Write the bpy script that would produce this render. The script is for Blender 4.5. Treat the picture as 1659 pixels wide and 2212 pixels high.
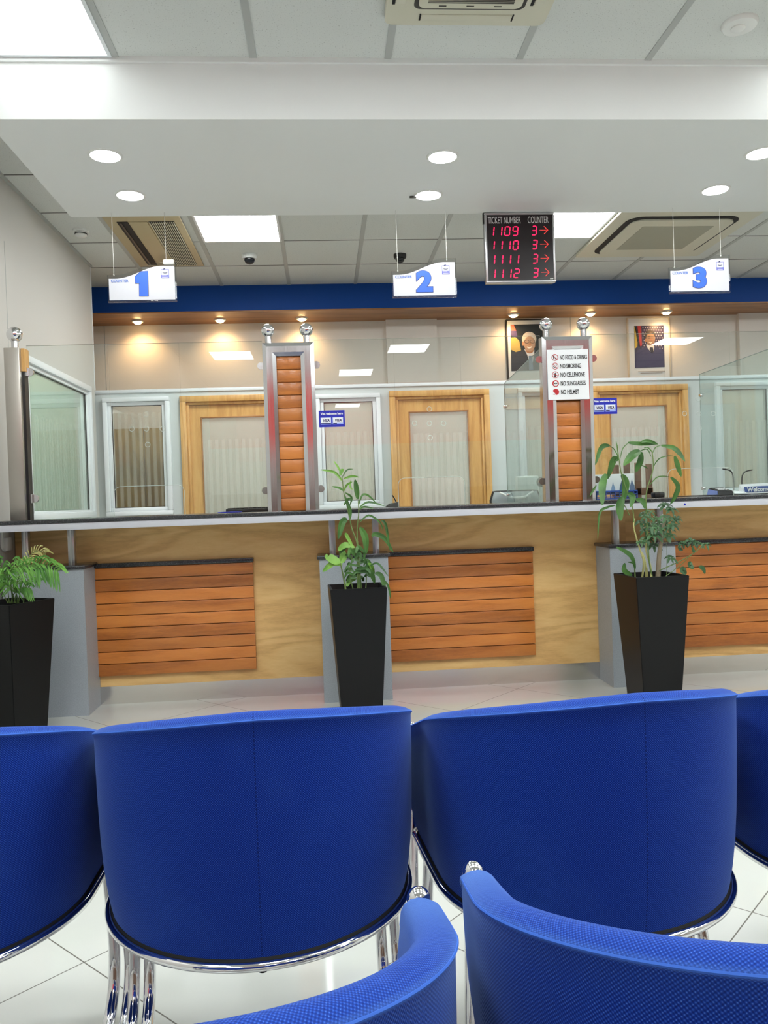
import bpy, bmesh, math, random
from mathutils import Vector, Matrix
random.seed(7)
PI = math.pi
C = bpy.context.scene.collection
for o in list(bpy.data.objects): bpy.data.objects.remove(o)

# ------------------------------------------------------------------ camera
H = 1.14                     # camera height above the floor
FPX = 1748.0
YAW, PITCH, ROLL = 0.07405, -0.01304, 0.03471
_f = Vector((math.sin(YAW)*math.cos(PITCH), math.cos(YAW)*math.cos(PITCH), math.sin(PITCH)))
_r0 = Vector((math.cos(YAW), -math.sin(YAW), 0)); _d0 = _f.cross(_r0)
CR = math.cos(ROLL)*_r0 + math.sin(ROLL)*_d0
CD = -math.sin(ROLL)*_r0 + math.cos(ROLL)*_d0
cam_d = bpy.data.cameras.new('camera'); cam = bpy.data.objects.new('camera', cam_d); C.objects.link(cam)
cam_d.sensor_fit = 'HORIZONTAL'; cam_d.sensor_width = 36; cam_d.lens = 36*FPX/1659
cam_d.clip_start = 0.02
cam.matrix_world = Matrix(((CR.x, -CD.x, -_f.x, 0), (CR.y, -CD.y, -_f.y, 0), (CR.z, -CD.z, -_f.z, H), (0, 0, 0, 1)))
bpy.context.scene.camera = cam

# ------------------------------------------------------------------ world, exposure
sc = bpy.context.scene
w = bpy.data.worlds.new('world'); sc.world = w; w.use_nodes = True
w.node_tree.nodes['Background'].inputs[0].default_value = (0.8, 0.9, 1, 1)
w.node_tree.nodes['Background'].inputs[1].default_value = 0.15
sc.view_settings.view_transform = 'Standard'; sc.view_settings.look = 'None'
sc.view_settings.gamma = 1.0; sc.view_settings.exposure = 0.42
sc.view_settings.use_curve_mapping = False
sc.cycles.max_bounces = 10; sc.cycles.transparent_max_bounces = 24; sc.cycles.diffuse_bounces = 5
sc.cycles.glossy_bounces = 6; sc.cycles.sample_clamp_indirect = 6
sc.cycles.use_denoising = True
PANEL_E = 14.0; BACK_E = 26.0; NEAR_E = 2.2; DOWN_E = 60.0; SPOT_W = 6.5

def ray(px, py):
    return CR*((px-829.5)/FPX) + CD*((py-1106)/FPX) + _f
def at(px, py, Y):           # the point at depth Y seen in that direction (z relative to the lens)
    r = ray(px, py); return r*(Y/r.y)

# ------------------------------------------------------------------ materials
def srgb(r, g, b):
    f = lambda c: (c/255/12.92) if c/255 <= 0.04045 else ((c/255+0.055)/1.055)**2.4
    return (f(r), f(g), f(b), 1)
def mat(name, col, rough=0.5, metal=0.0, emit=None, es=0, spec=None, coat=0, sheen=0):
    m = bpy.data.materials.new(name); m.use_nodes = True
    b = m.node_tree.nodes['Principled BSDF']
    b.inputs['Base Color'].default_value = col; b.inputs['Roughness'].default_value = rough
    b.inputs['Metallic'].default_value = metal
    if spec is not None: b.inputs['Specular IOR Level'].default_value = spec
    if coat: b.inputs['Coat Weight'].default_value = coat; b.inputs['Coat Roughness'].default_value = 0.08
    if emit: b.inputs['Emission Color'].default_value = emit; b.inputs['Emission Strength'].default_value = es
    return m
def nd(m, t, **k):
    n = m.node_tree.nodes.new(t)
    for a, v in k.items(): setattr(n, a, v)
    return n
def lk(m, a, b): m.node_tree.links.new(a, b)
def bsdf(m): return m.node_tree.nodes['Principled BSDF']
def mapped(m, scale, coord='Object', rot=(0, 0, 0), loc=(0, 0, 0)):
    tc = nd(m, 'ShaderNodeTexCoord'); mp = nd(m, 'ShaderNodeMapping')
    mp.inputs['Scale'].default_value = scale; mp.inputs['Rotation'].default_value = rot; mp.inputs['Location'].default_value = loc
    lk(m, tc.outputs[coord], mp.inputs[0]); return mp.outputs[0]
def ramp(m, fac, stops):
    r = nd(m, 'ShaderNodeValToRGB'); cr = r.color_ramp
    while len(cr.elements) < len(stops): cr.elements.new(0.5)
    for e, (p, c) in zip(cr.elements, stops): e.position = p; e.color = c
    lk(m, fac, r.inputs[0]); return r.outputs[0]
def noise(m, vec, scale, detail=4, rough=0.5, dist=0):
    n = nd(m, 'ShaderNodeTexNoise'); n.inputs['Scale'].default_value = scale
    n.inputs['Detail'].default_value = detail; n.inputs['Roughness'].default_value = rough; n.inputs['Distortion'].default_value = dist
    lk(m, vec, n.inputs['Vector']); return n.outputs[0]
def math_(m, op, a, b=None):
    n = nd(m, 'ShaderNodeMath', operation=op)
    for i, v in enumerate((a, b)):
        if v is None: continue
        if isinstance(v, (int, float)): n.inputs[i].default_value = v
        else: lk(m, v, n.inputs[i])
    return n.outputs[0]
def mixc(m, fac, a, b, mode='MIX'):
    n = nd(m, 'ShaderNodeMix', data_type='RGBA', blend_type=mode)
    for s, v in (('Factor', fac), ('A', a), ('B', b)):
        i = [q for q in n.inputs if q.name == s and (q.type == 'RGBA' or s == 'Factor')][0]
        if isinstance(v, (int, float, tuple)): i.default_value = v
        else: lk(m, v, i)
    return [q for q in n.outputs if q.type == 'RGBA'][0]
def bump(m, h, strength=0.2, dist=0.002):
    n = nd(m, 'ShaderNodeBump'); n.inputs['Strength'].default_value = strength; n.inputs['Distance'].default_value = dist
    lk(m, h, n.inputs['Height']); lk(m, n.outputs[0], bsdf(m).inputs['Normal'])

M = {}
M['wall'] = mat('wall_paint', srgb(193, 191, 186), 0.55)
M['wall_cream'] = mat('cream_paint', srgb(230, 225, 218), 0.6)
M['white'] = mat('white_paint', srgb(232, 234, 233), 0.6)
M['greyboard'] = mat('partition_panel', srgb(196, 203, 203), 0.45)
M['pvc'] = mat('white_pvc', srgb(226, 230, 234), 0.3)
M['ceil_grid'] = mat('ceiling_bar', srgb(176, 179, 176), 0.5)
M['gap'] = mat('dark_gap', srgb(70, 68, 64), 0.9)
M['black'] = mat('black_plastic', srgb(22, 23, 25), 0.4)
M['ink'] = mat('black_ink', srgb(18, 18, 20), 0.5)
M['rubber'] = mat('black_rubber', srgb(12, 12, 14), 0.7)
M['plastic'] = mat('white_plastic', srgb(228, 229, 226), 0.35)
M['cream_plastic'] = mat('aged_cream_plastic', srgb(206, 203, 184), 0.4)
M['tan_plastic'] = mat('yellowed_plastic', srgb(186, 170, 134), 0.45)
M['chrome'] = mat('chrome', (0.78, 0.78, 0.80, 1), 0.05, 1)
M['alu'] = mat('brushed_aluminium', (0.55, 0.56, 0.58, 1), 0.35, 1)
M['lampwhite'] = mat('lamp_diffuser', (1, 1, 1, 1), 0.5, emit=(0.95, 1.0, 0.99, 1), es=PANEL_E)
M['lampback'] = mat('lamp_diffuser_rear', (1, 1, 1, 1), 0.5, emit=(0.97, 1.0, 0.98, 1), es=BACK_E)
M['lampnear'] = mat('lamp_diffuser_dimmed', (1, 1, 1, 1), 0.5, emit=(0.93, 1.0, 0.99, 1), es=NEAR_E)  # front panels, dimmed to keep the beam face beside them from clipping
M['lampdown'] = mat('downlight_diffuser', (1, 1, 1, 1), 0.5, emit=(1.0, 0.99, 0.95, 1), es=DOWN_E)
M['lampwarm'] = mat('warm_bulb', (1, 1, 1, 1), 0.5, emit=(1.0, 0.66, 0.28, 1), es=22)
M['blue_paint'] = mat('blue_paint', srgb(16, 66, 142), 0.55, spec=.2)
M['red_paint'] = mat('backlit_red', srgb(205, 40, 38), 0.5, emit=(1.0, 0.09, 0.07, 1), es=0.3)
M['dark_floor'] = mat('dark_lino', srgb(110, 105, 98), 0.6)
M['paper'] = mat('paper', srgb(232, 235, 238), 0.5)
M['sign_white'] = mat('sign_white', srgb(208, 211, 220), 0.35)
M['sign_blue'] = mat('sign_blue', srgb(50, 105, 235), 0.4)
M['sign_dark'] = mat('sign_outline', srgb(28, 40, 90), 0.4)
M['logo_violet'] = mat('logo_violet', srgb(112, 116, 200), 0.4)
M['visa_blue'] = mat('sticker_blue', srgb(10, 30, 170), 0.35)
M['visa_dark'] = mat('sticker_navy', srgb(12, 16, 90), 0.35)
M['led'] = mat('led_red', (0.4, 0, 0.03, 1), 0.5, emit=(1.0, 0.01, 0.09, 1), es=1.35)
M['led2'] = mat('led_arrow', (0.4, 0.02, 0.02, 1), 0.5, emit=(1.0, 0.06, 0.05, 1), es=0.9)
M['icon_red'] = mat('icon_red', srgb(185, 22, 32), 0.45)
M['pot'] = mat('black_pot', srgb(12, 13, 15), 0.42, spec=0.3)
M['soil'] = mat('soil', srgb(36, 28, 22), 0.95)
M['green_room'] = mat('pale_green_paint', srgb(176, 190, 178), 0.7)

m = M['tile'] = mat('ceiling_tile', srgb(212, 215, 212), 0.85)
v = mapped(m, (1, 1, 1)); n = noise(m, v, 160, 2, 0.7)
lk(m, ramp(m, n, [(0.30, srgb(150, 152, 148)), (0.37, srgb(212, 215, 212)), (1, srgb(216, 219, 216))]), bsdf(m).inputs['Base Color'])
bump(m, n, 0.3, 0.002)

def wood(name, dark, mid, light, stretch, scale, rough=0.35, coat=0.25, island=False, rings=5.0, axis=0):
    m = mat(name, mid, rough, coat=coat)
    sv = [1.0, 1.0, 1.0]; sv[axis] = stretch
    vec = mapped(m, tuple(sv))
    if island:
        g = nd(m, 'ShaderNodeNewGeometry'); va = nd(m, 'ShaderNodeVectorMath', operation='ADD')
        cv = nd(m, 'ShaderNodeCombineXYZ'); ml = math_(m, 'MULTIPLY', g.outputs['Random Per Island'], 37.0)
        for i in range(3): lk(m, ml, cv.inputs[i])
        lk(m, vec, va.inputs[0]); lk(m, cv.outputs[0], va.inputs[1]); vec = va.outputs[0]
    n1 = noise(m, vec, scale, 3, 0.5, 0.6)
    s = math_(m, 'SINE', math_(m, 'MULTIPLY', n1, rings*6.283))
    n2a = noise(m, vec, scale*12, 4, 0.65); n2b = noise(m, vec, scale*45, 3, 0.6)
    n2 = math_(m, 'ADD', math_(m, 'MULTIPLY', n2a, 0.6), math_(m, 'MULTIPLY', n2b, 0.4))
    t = math_(m, 'ADD', math_(m, 'MULTIPLY', s, 0.14), math_(m, 'ADD', math_(m, 'MULTIPLY', n2, 0.7), 0.16))
    col = ramp(m, t, [(0.2, dark), (0.5, mid), (0.85, light)])
    if island:
        hv = nd(m, 'ShaderNodeHueSaturation')
        lk(m, math_(m, 'ADD', math_(m, 'MULTIPLY', g.outputs['Random Per Island'], 0.36), 0.80), hv.inputs['Value'])
        lk(m, col, hv.inputs['Color']); col = hv.outputs[0]
    lk(m, col, bsdf(m).inputs['Base Color'])
    return m
M['oak'] = wood('oak_veneer', srgb(190, 146, 88), srgb(220, 178, 114), srgb(234, 198, 136), 0.16, 4.2, 0.42, 0.15, rings=7)
M['oak_door'] = wood('oak_door', srgb(176, 128, 68), srgb(206, 158, 92), srgb(220, 176, 110), 0.10, 8, 0.4, 0.2, rings=4, axis=2)
M['plank'] = wood('orange_plank', srgb(146, 82, 32), srgb(194, 116, 50), srgb(212, 136, 66), 0.12, 6, 0.38, 0.25, True, rings=3)
M['soffit_wood'] = wood('soffit_wood', srgb(120, 80, 45), srgb(158, 110, 64), srgb(176, 128, 80), 0.1, 4, 0.45, 0.1)
M['cab_wood'] = wood('cabinet_wood', srgb(136, 106, 54), srgb(168, 134, 76), srgb(180, 146, 88), 0.2, 5, 0.5, 0.0, axis=2)
M['chair_wood'] = wood('dark_chair_wood', srgb(80, 55, 42), srgb(108, 78, 60), srgb(125, 92, 72), 0.2, 6, 0.5, 0.0, axis=2)

m = M['granite'] = mat('black_granite', srgb(40, 42, 46), 0.22)
n = noise(m, mapped(m, (1, 1, 1)), 220, 2, 0.8)
lk(m, ramp(m, n, [(0.4, srgb(30, 31, 34)), (0.6, srgb(58, 60, 64)), (0.7, srgb(110, 112, 116))]), bsdf(m).inputs['Base Color'])

m = M['laminate'] = mat('grey_laminate', srgb(158, 165, 172), 0.38)
n = noise(m, mapped(m, (1, 1, 1)), 260, 2, 0.7)
lk(m, ramp(m, n, [(0.3, srgb(146, 153, 160)), (0.7, srgb(170, 177, 184))]), bsdf(m).inputs['Base Color'])
M['edge_band'] = mat('silver_edge_band', srgb(196, 198, 206), 0.35)

m = M['steel'] = mat('polished_steel', (0.62, 0.62, 0.64, 1), 0.14, 1)
n = noise(m, mapped(m, (160, 160, 0.6)), 3, 3, 0.6)
lk(m, math_(m, 'ADD', math_(m, 'MULTIPLY', n, 0.18), 0.05), bsdf(m).inputs['Roughness'])
m = M['kick'] = mat('steel_kick_plate', (0.78, 0.76, 0.73, 1), 0.2, 1)
n = noise(m, mapped(m, (2, 2, 8)), 5, 4, 0.6)
lk(m, math_(m, 'ADD', math_(m, 'MULTIPLY', n, 0.3), 0.03), bsdf(m).inputs['Roughness'])

# floor: glossy pale tiles laid on the diagonal
T = 0.654*0.95
m = M['floor'] = mat('floor_tiles', srgb(198, 200, 195), 0.06, spec=0.5)
vec = mapped(m, (1, 1, 1), rot=(0, 0, -PI/4))
sp = nd(m, 'ShaderNodeSeparateXYZ'); lk(m, vec, sp.inputs[0])
def grout(m, c, off):
    f = math_(m, 'FRACT', math_(m, 'ADD', math_(m, 'DIVIDE', math_(m, 'SUBTRACT', c, off), T), 100.5))
    return math_(m, 'LESS_THAN', math_(m, 'ABSOLUTE', math_(m, 'SUBTRACT', f, 0.5)), 0.0028)
# along -45 lines n.w = (x+y)/sqrt2 ; along +45 lines n.w = (y-x)/sqrt2
ga = grout(m, sp.outputs[0], 1.0735*0.95); gb = grout(m, sp.outputs[1], 0.727*0.95)
g = math_(m, 'MAXIMUM', ga, gb)
nn = noise(m, vec, 1.6, 3, 0.5)
base = ramp(m, nn, [(0.3, srgb(194, 197, 191)), (0.7, srgb(203, 205, 200))])
lk(m, mixc(m, g, base, srgb(96, 92, 86)), bsdf(m).inputs['Base Color'])
lk(m, math_(m, 'ADD', math_(m, 'MULTIPLY', g, 0.6), 0.06), bsdf(m).inputs['Roughness'])

# blue woven fabric, UV in metres
def fabric(name, lit=1.0):
    m = mat(name, srgb(30, 66, 170), 0.9, spec=0.15)
    tc = nd(m, 'ShaderNodeTexCoord'); s = nd(m, 'ShaderNodeSeparateXYZ'); lk(m, tc.outputs['UV'], s.inputs[0])
    k = 6.2832/0.0040
    nz = noise(m, tc.outputs['UV'], 60, 3, 0.6)
    su = math_(m, 'SINE', math_(m, 'ADD', math_(m, 'MULTIPLY', s.outputs[0], k), math_(m, 'MULTIPLY', nz, 1.5)))
    sv = math_(m, 'SINE', math_(m, 'ADD', math_(m, 'MULTIPLY', s.outputs[1], k), math_(m, 'MULTIPLY', nz, 1.5)))
    wv = math_(m, 'ADD', math_(m, 'MULTIPLY', math_(m, 'MULTIPLY', su, sv), 0.5), 0.5)
    grain = noise(m, tc.outputs['UV'], 700, 2, 0.8)
    wv2 = math_(m, 'ADD', math_(m, 'MULTIPLY', wv, 0.55), math_(m, 'MULTIPLY', grain, 0.45))
    col = ramp(m, wv2, [(0.15, srgb(6, 26, 96)), (0.5, srgb(15, 47, 136)), (0.7, srgb(34, 74, 168)), (0.88, srgb(84, 124, 204))])
    # worn patches: broad pale wear
    wear = noise(m, tc.outputs['UV'], 5.0, 3, 0.6)
    col = mixc(m, math_(m, 'MULTIPLY', math_(m, 'MAXIMUM', math_(m, 'SUBTRACT', wear, 0.5), 0.0), 0.5), col, srgb(60, 100, 180))
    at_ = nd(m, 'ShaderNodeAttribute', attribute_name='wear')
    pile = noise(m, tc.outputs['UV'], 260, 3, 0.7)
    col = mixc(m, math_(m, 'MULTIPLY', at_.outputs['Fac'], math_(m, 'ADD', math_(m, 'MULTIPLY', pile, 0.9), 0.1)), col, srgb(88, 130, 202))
    seam = math_(m, 'LESS_THAN', math_(m, 'ABSOLUTE', s.outputs[0]), 0.0011)
    stitch = math_(m, 'GREATER_THAN', math_(m, 'SINE', math_(m, 'MULTIPLY', s.outputs[1], 900)), -0.3)
    col = mixc(m, math_(m, 'MULTIPLY', math_(m, 'MULTIPLY', seam, stitch), 0.7), col, srgb(10, 24, 84))
    lk(m, col, bsdf(m).inputs['Base Color'])
    b = bsdf(m); b.inputs['Sheen Weight'].default_value = 0.35; b.inputs['Sheen Roughness'].default_value = 0.35
    b.inputs['Sheen Tint'].default_value = srgb(150, 185, 255)
    bump(m, wv2, 0.5, 0.0012)
    return m
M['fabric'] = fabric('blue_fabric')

m = M['piping'] = mat('fabric_piping', srgb(62, 102, 190), 0.9, spec=.1)
def glass(name, tint, ior=1.5, alpha=0.0, film=None):
    m = bpy.data.materials.new(name); m.use_nodes = True; nt = m.node_tree; nt.nodes.clear()
    out = nt.nodes.new('ShaderNodeOutputMaterial'); tr = nt.nodes.new('ShaderNodeBsdfTransparent')
    gl = nt.nodes.new('ShaderNodeBsdfGlossy'); gl.inputs['Roughness'].default_value = 0.0
    ge = nt.nodes.new('ShaderNodeNewGeometry'); dt = nt.nodes.new('ShaderNodeVectorMath'); dt.operation = 'DOT_PRODUCT'
    nt.links.new(ge.outputs['Incoming'], dt.inputs[0]); nt.links.new(ge.outputs['Normal'], dt.inputs[1])
    def mm(op, a_, b_=None):
        q_ = nt.nodes.new('ShaderNodeMath'); q_.operation = op
        for i_, v_ in enumerate((a_, b_)):
            if v_ is None: continue
            if isinstance(v_, (int, float)): q_.inputs[i_].default_value = v_
            else: nt.links.new(v_, q_.inputs[i_])
        return q_.outputs[0]
    f0 = ((ior-1)/(ior+1))**2
    fres = mm('ADD', mm('MULTIPLY', mm('POWER', mm('SUBTRACT', 1.0, mm('ABSOLUTE', dt.outputs['Value'])), 5.0), 1-f0), f0)
    tr.inputs[0].default_value = tint; mx = nt.nodes.new('ShaderNodeMixShader')
    nt.links.new(fres, mx.inputs[0]); src = tr.outputs[0]
    if film is not None:
        df = nt.nodes.new('ShaderNodeBsdfDiffuse'); df.inputs[0].default_value = film
        m2 = nt.nodes.new('ShaderNodeMixShader'); m2.inputs[0].default_value = alpha
        if film[3] < 1:      # vertical stripes of frosted film
            tc = nt.nodes.new('ShaderNodeTexCoord'); s = nt.nodes.new('ShaderNodeSeparateXYZ'); nt.links.new(tc.outputs['Object'], s.inputs[0])
            def mt(op, a, b=None):
                q = nt.nodes.new('ShaderNodeMath'); q.operation = op
                for i, vv in enumerate((a, b)):
                    if vv is None: continue
                    if isinstance(vv, (int, float)): q.inputs[i].default_value = vv
                    else: nt.links.new(vv, q.inputs[i])
                return q.outputs[0]
            c = mt('ADD', s.outputs[0], s.outputs[1])
            st = mt('GREATER_THAN', mt('SINE', mt('MULTIPLY', c, 6.283/0.055)), 0.0)
            hi = mt('LESS_THAN', s.outputs[2], film[3]*2.0)
            nt.links.new(mt('ADD', mt('MULTIPLY', mt('MULTIPLY', st, hi), 0.13), alpha), m2.inputs[0])
        nt.links.new(tr.outputs[0], m2.inputs[1]); nt.links.new(df.outputs[0], m2.inputs[2]); src = m2.outputs[0]
    nt.links.new(src, mx.inputs[1]); nt.links.new(gl.outputs[0], mx.inputs[2]); nt.links.new(mx.outputs[0], out.inputs[0])
    return m
M['glass'] = glass('clear_glass', (0.96, 0.985, 0.975, 1))
M['glass_side'] = glass('greenish_glass', (0.87, 0.93, 0.92, 1), alpha=0.05, film=(0.78, 0.88, 0.86, 1))
M['glass_film'] = glass('striped_film_glass', (0.95, 0.97, 0.95, 1), alpha=0.30, film=(0.72, 0.71, 0.64, 0.32))
M['glass_door'] = glass('door_film_glass', (0.95, 0.97, 0.95, 1), alpha=0.30, film=(0.74, 0.73, 0.67, 0.85))
M['glass_clearfilm'] = glass('lightly_filmed_glass', (0.95, 0.97, 0.95, 1), alpha=0.03, film=(0.72, 0.70, 0.60, 0.42))
M['glass_left'] = glass('green_office_glass', (0.90, 0.95, 0.92, 1), alpha=0.14, film=(0.62, 0.70, 0.62, 0.34))
M['glass_edge'] = mat('glass_edge', srgb(196, 206, 200), 0.2)
M['acrylic'] = glass('acrylic', (0.93, 0.94, 0.95, 1), 1.35)

def leafmat(name, a, b):
    m = mat(name, a, 0.42, spec=0.4)
    n = noise(m, mapped(m, (1, 1, 1)), 9, 3, 0.6)
    lk(m, ramp(m, n, [(0.3, a), (0.7, b)]), bsdf(m).inputs['Base Color'])
    bsdf(m).inputs['Subsurface Weight'].default_value = 0.0
    return m
M['leaf'] = leafmat('leaf_green', srgb(38, 76, 34), srgb(84, 128, 60))
M['leaf_dark'] = leafmat('leaf_dark_green', srgb(30, 60, 34), srgb(70, 108, 66))
M['leaf_light'] = leafmat('leaf_light_green', srgb(80, 130, 46), srgb(138, 184, 84))
M['leaf_palm'] = leafmat('palm_green', srgb(56, 112, 44), srgb(124, 180, 80))
M['leaf_pale'] = leafmat('palm_pale', srgb(150, 150, 80), srgb(190, 186, 120))
M['stem'] = leafmat('stem_green', srgb(70, 100, 48), srgb(120, 140, 80))
M['stem_yellow'] = leafmat('stem_yellow', srgb(150, 150, 90), srgb(190, 186, 130))
M['bark'] = leafmat('bark', srgb(120, 108, 88), srgb(156, 144, 122))

# ------------------------------------------------------------------ mesh helpers
class MB:
    """collects shapes; coordinates are world x, y and z measured from the lens height unless local"""
    def __init__(s): s.bm = bmesh.new()
    def box(s, x0, x1, y0, y1, z0, z1, bev=0, seg=2):
        r = bmesh.ops.create_cube(s.bm, size=1); vs = r['verts']
        bmesh.ops.scale(s.bm, vec=(x1-x0, y1-y0, z1-z0), verts=vs)
        bmesh.ops.translate(s.bm, vec=((x0+x1)/2, (y0+y1)/2, (z0+z1)/2), verts=vs)
        if bev:
            es = list({e for v in vs for e in v.link_edges})
            bmesh.ops.bevel(s.bm, geom=es, offset=bev, segments=seg, affect='EDGES', profile=0.5)
        return s
    def cyl(s, p0, p1, r0, r1=None, seg=24, cap=True):
        p0 = Vector(p0); p1 = Vector(p1); r1 = r0 if r1 is None else r1
        d = p1-p0; q = d.to_track_quat('Z', 'Y')
        r = bmesh.ops.create_cone(s.bm, cap_ends=cap, segments=seg, radius1=r0, radius2=r1, depth=d.length)
        bmesh.ops.transform(s.bm, matrix=Matrix.Translation((p0+p1)/2) @ q.to_matrix().to_4x4(), verts=r['verts'])
        return s
    def sphere(s, c, r, sc_=(1, 1, 1), u=28, v=16):
        q = bmesh.ops.create_uvsphere(s.bm, u_segments=u, v_segments=v, radius=r)
        bmesh.ops.scale(s.bm, vec=sc_, verts=q['verts']); bmesh.ops.translate(s.bm, vec=c, verts=q['verts']); return s
    def tube(s, pts, r, seg=12, smooth=0, closed=False):
        pts = [Vector(p) for p in pts]
        if smooth: pts = spline(pts, smooth)
        rs = r if isinstance(r, (list, tuple)) else [r]*len(pts)
        if len(rs) != len(pts): rs = [rs[0]+(rs[-1]-rs[0])*i/(len(pts)-1) for i in range(len(pts))]
        rings = []; up = None
        for i, p in enumerate(pts):
            d = (pts[min(i+1, len(pts)-1)]-pts[max(i-1, 0)]).normalized()
            if up is None: up = Vector((0, 0, 1)) if abs(d.z) < 0.9 else Vector((0, 1, 0))
            a = d.cross(up).normalized(); b = a.cross(d).normalized(); up = b
            rings.append([s.bm.verts.new(p+a*rs[i]*math.cos(t)+b*rs[i]*math.sin(t)) for t in [2*PI*k/seg for k in range(seg)]])
        for A, B in zip(rings, rings[1:]):
            for k in range(seg): s.bm.faces.new((A[k], A[(k+1) % seg], B[(k+1) % seg], B[k]))
        s.bm.faces.new(rings[0]); s.bm.faces.new(rings[-1][::-1]); return s
    def poly(s, pts2, y, th, axis='Y'):
        """polygon in the x-z plane at depth y with thickness th towards the back"""
        f = [s.bm.verts.new((p[0], y, p[1])) for p in pts2]; b = [s.bm.verts.new((p[0], y+th, p[1])) for p in pts2]
        n = len(f); s.bm.faces.new(f); s.bm.faces.new(b[::-1])
        for i in range(n): s.bm.faces.new((f[i], b[i], b[(i+1) % n], f[(i+1) % n]))
        return s
    def hull8(s, a, b):
        """two quads a, b (lists of 4 points) joined to a solid"""
        va = [s.bm.verts.new(p) for p in a]; vb = [s.bm.verts.new(p) for p in b]
        s.bm.faces.new(va[::-1]); s.bm.faces.new(vb)
        for i in range(4): s.bm.faces.new((va[i], va[(i+1) % 4], vb[(i+1) % 4], vb[i]))
        return s
    def frame(s, x0, x1, z0, z1, y0, y1, t, bev=0):
        s.box(x0, x1, y0, y1, z1-t, z1, bev); s.box(x0, x1, y0, y1, z0, z0+t, bev)
        s.box(x0, x0+t, y0, y1, z0+t, z1-t, bev); s.box(x1-t, x1, y0, y1, z0+t, z1-t, bev); return s
    def grid(s, rows, closed=False, uv=None):
        vs = [[s.bm.verts.new(p) for p in r] for r in rows]
        l = s.bm.loops.layers.uv.verify() if uv else None
        for i in range(len(vs)-1):
            n = len(vs[i]); rng = range(n if closed else n-1)
            for j in rng:
                ids = [(i, j), (i, (j+1) % n), (i+1, (j+1) % n), (i+1, j)]
                try: f = s.bm.faces.new([vs[a][b] for a, b in ids])
                except ValueError: continue
                if uv:
                    for lp, (a, b) in zip(f.loops, ids): lp[l].uv = uv[a][b]
        return vs
    def text(s, txt, x, z, y, size, align='LEFT', bold=0.0, sx=1.0, th=0.0006, shear=0.0, slope=0.0):
        cu = bpy.data.curves.new('t', 'FONT'); cu.body = txt; cu.size = size; cu.align_x = align; cu.offset = bold; cu.shear = shear
        cu.extrude = th/2; cu.resolution_u = 6
        ob = bpy.data.objects.new('t', cu); C.objects.link(ob)
        dg = bpy.context.evaluated_depsgraph_get(); me = bpy.data.meshes.new_from_object(ob.evaluated_get(dg))
        me.transform(Matrix.Translation((x, y, z)) @ Matrix(((sx, 0, 0, 0), (0, 0, -1, 0), (sx*slope, 1, 0, 0), (0, 0, 0, 1))))
        s.bm.from_mesh(me); bpy.data.objects.remove(ob); bpy.data.curves.remove(cu); bpy.data.meshes.remove(me); return s
    def ribbon(s, pts, width, fold=0.25, n=12, prof=None, side=None):
        """a leaf blade along pts"""
        P = spline([Vector(p) for p in pts], max(2, n//(len(pts)-1)))
        N = len(P); rows = []
        for i, p in enumerate(P):
            t = i/(N-1); d = (P[min(i+1, N-1)]-P[max(i-1, 0)]).normalized()
            ref = side or Vector((0, -1, 0.25)); a = d.cross(ref)
            if a.length < 1e-4: a = Vector((1, 0, 0))
            a.normalize(); nrm = a.cross(d).normalized()
            wd = width*0.5*(prof(t) if prof else (math.sin(PI*min(1, t*0.92+0.06))**0.75))
            wd = max(wd, 0.0006)
            rows.append([p-a*wd+nrm*wd*fold, p, p+a*wd+nrm*wd*fold])
        s.grid(rows); return s
    def build(s, name, m, parent=None, local=False, smooth=True, ang=35):
        me = bpy.data.meshes.new(name); bmesh.ops.recalc_face_normals(s.bm, faces=s.bm.faces)
        o = bpy.data.objects.new(name, me)
        if not local:
            bmesh.ops.translate(s.bm, vec=(0, 0, H), verts=s.bm.verts)
            if parent is None:
                xs = [v.co for v in s.bm.verts]
                org = Vector(((min(v.x for v in xs)+max(v.x for v in xs))/2, (min(v.y for v in xs)+max(v.y for v in xs))/2, min(v.z for v in xs)))
                o.location = org
            else: org = world_loc(parent)
            bmesh.ops.translate(s.bm, vec=-org, verts=s.bm.verts)
        s.bm.to_mesh(me); s.bm.free()
        if smooth:
            for p in me.polygons: p.use_smooth = True
            me.set_sharp_from_angle(angle=math.radians(ang))
        me.materials.append(M[m] if isinstance(m, str) else m)
        C.objects.link(o)
        if parent is not None: o.parent = parent
        return o
def world_loc(o):
    v = Vector(o.location)
    while o.parent is not None: o = o.parent; v += Vector(o.location)
    return v
def spline(P, k):
    out = []
    for i in range(len(P)-1):
        p0 = P[max(i-1, 0)]; p1 = P[i]; p2 = P[i+1]; p3 = P[min(i+2, len(P)-1)]
        for j in range(k):
            t = j/k
            out.append(0.5*((2*p1)+(-p0+p2)*t+(2*p0-5*p1+4*p2-p3)*t*t+(-p0+3*p1-3*p2+p3)*t**3))
    out.append(P[-1]); return out
def thing(name, label, cat, loc, group=None, rel=True, rz=0):
    o = bpy.data.objects.new(name, None); o.empty_display_size = 0.1; C.objects.link(o)
    o.location = (loc[0], loc[1], loc[2]+(H if rel else 0)); o.rotation_euler = (0, 0, rz)
    o['label'] = label; o['category'] = cat
    if group: o['group'] = group
    return o
def tag(o, label, cat, group=None):
    o['label'] = label; o['category'] = cat
    if group: o['group'] = group
    return o
def struct(o): o['kind'] = 'structure'; return o
def copy_tree(o, parent=None):
    c = o.copy(); C.objects.link(c); c.parent = parent
    for ch in o.children: copy_tree(ch, c)
    return c

# ------------------------------------------------------------------ the room
CZ = 1.98                     # ceiling above the lens
XL, XR, YF, YB = -1.81, 5.7, -4.0, 7.8
FL = -H
struct(MB().box(-3.6, XR+.1, YF-.1, 8.0, FL-.1, FL).build('floor', 'floor', smooth=False)).location
fl = bpy.data.objects['floor']
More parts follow.
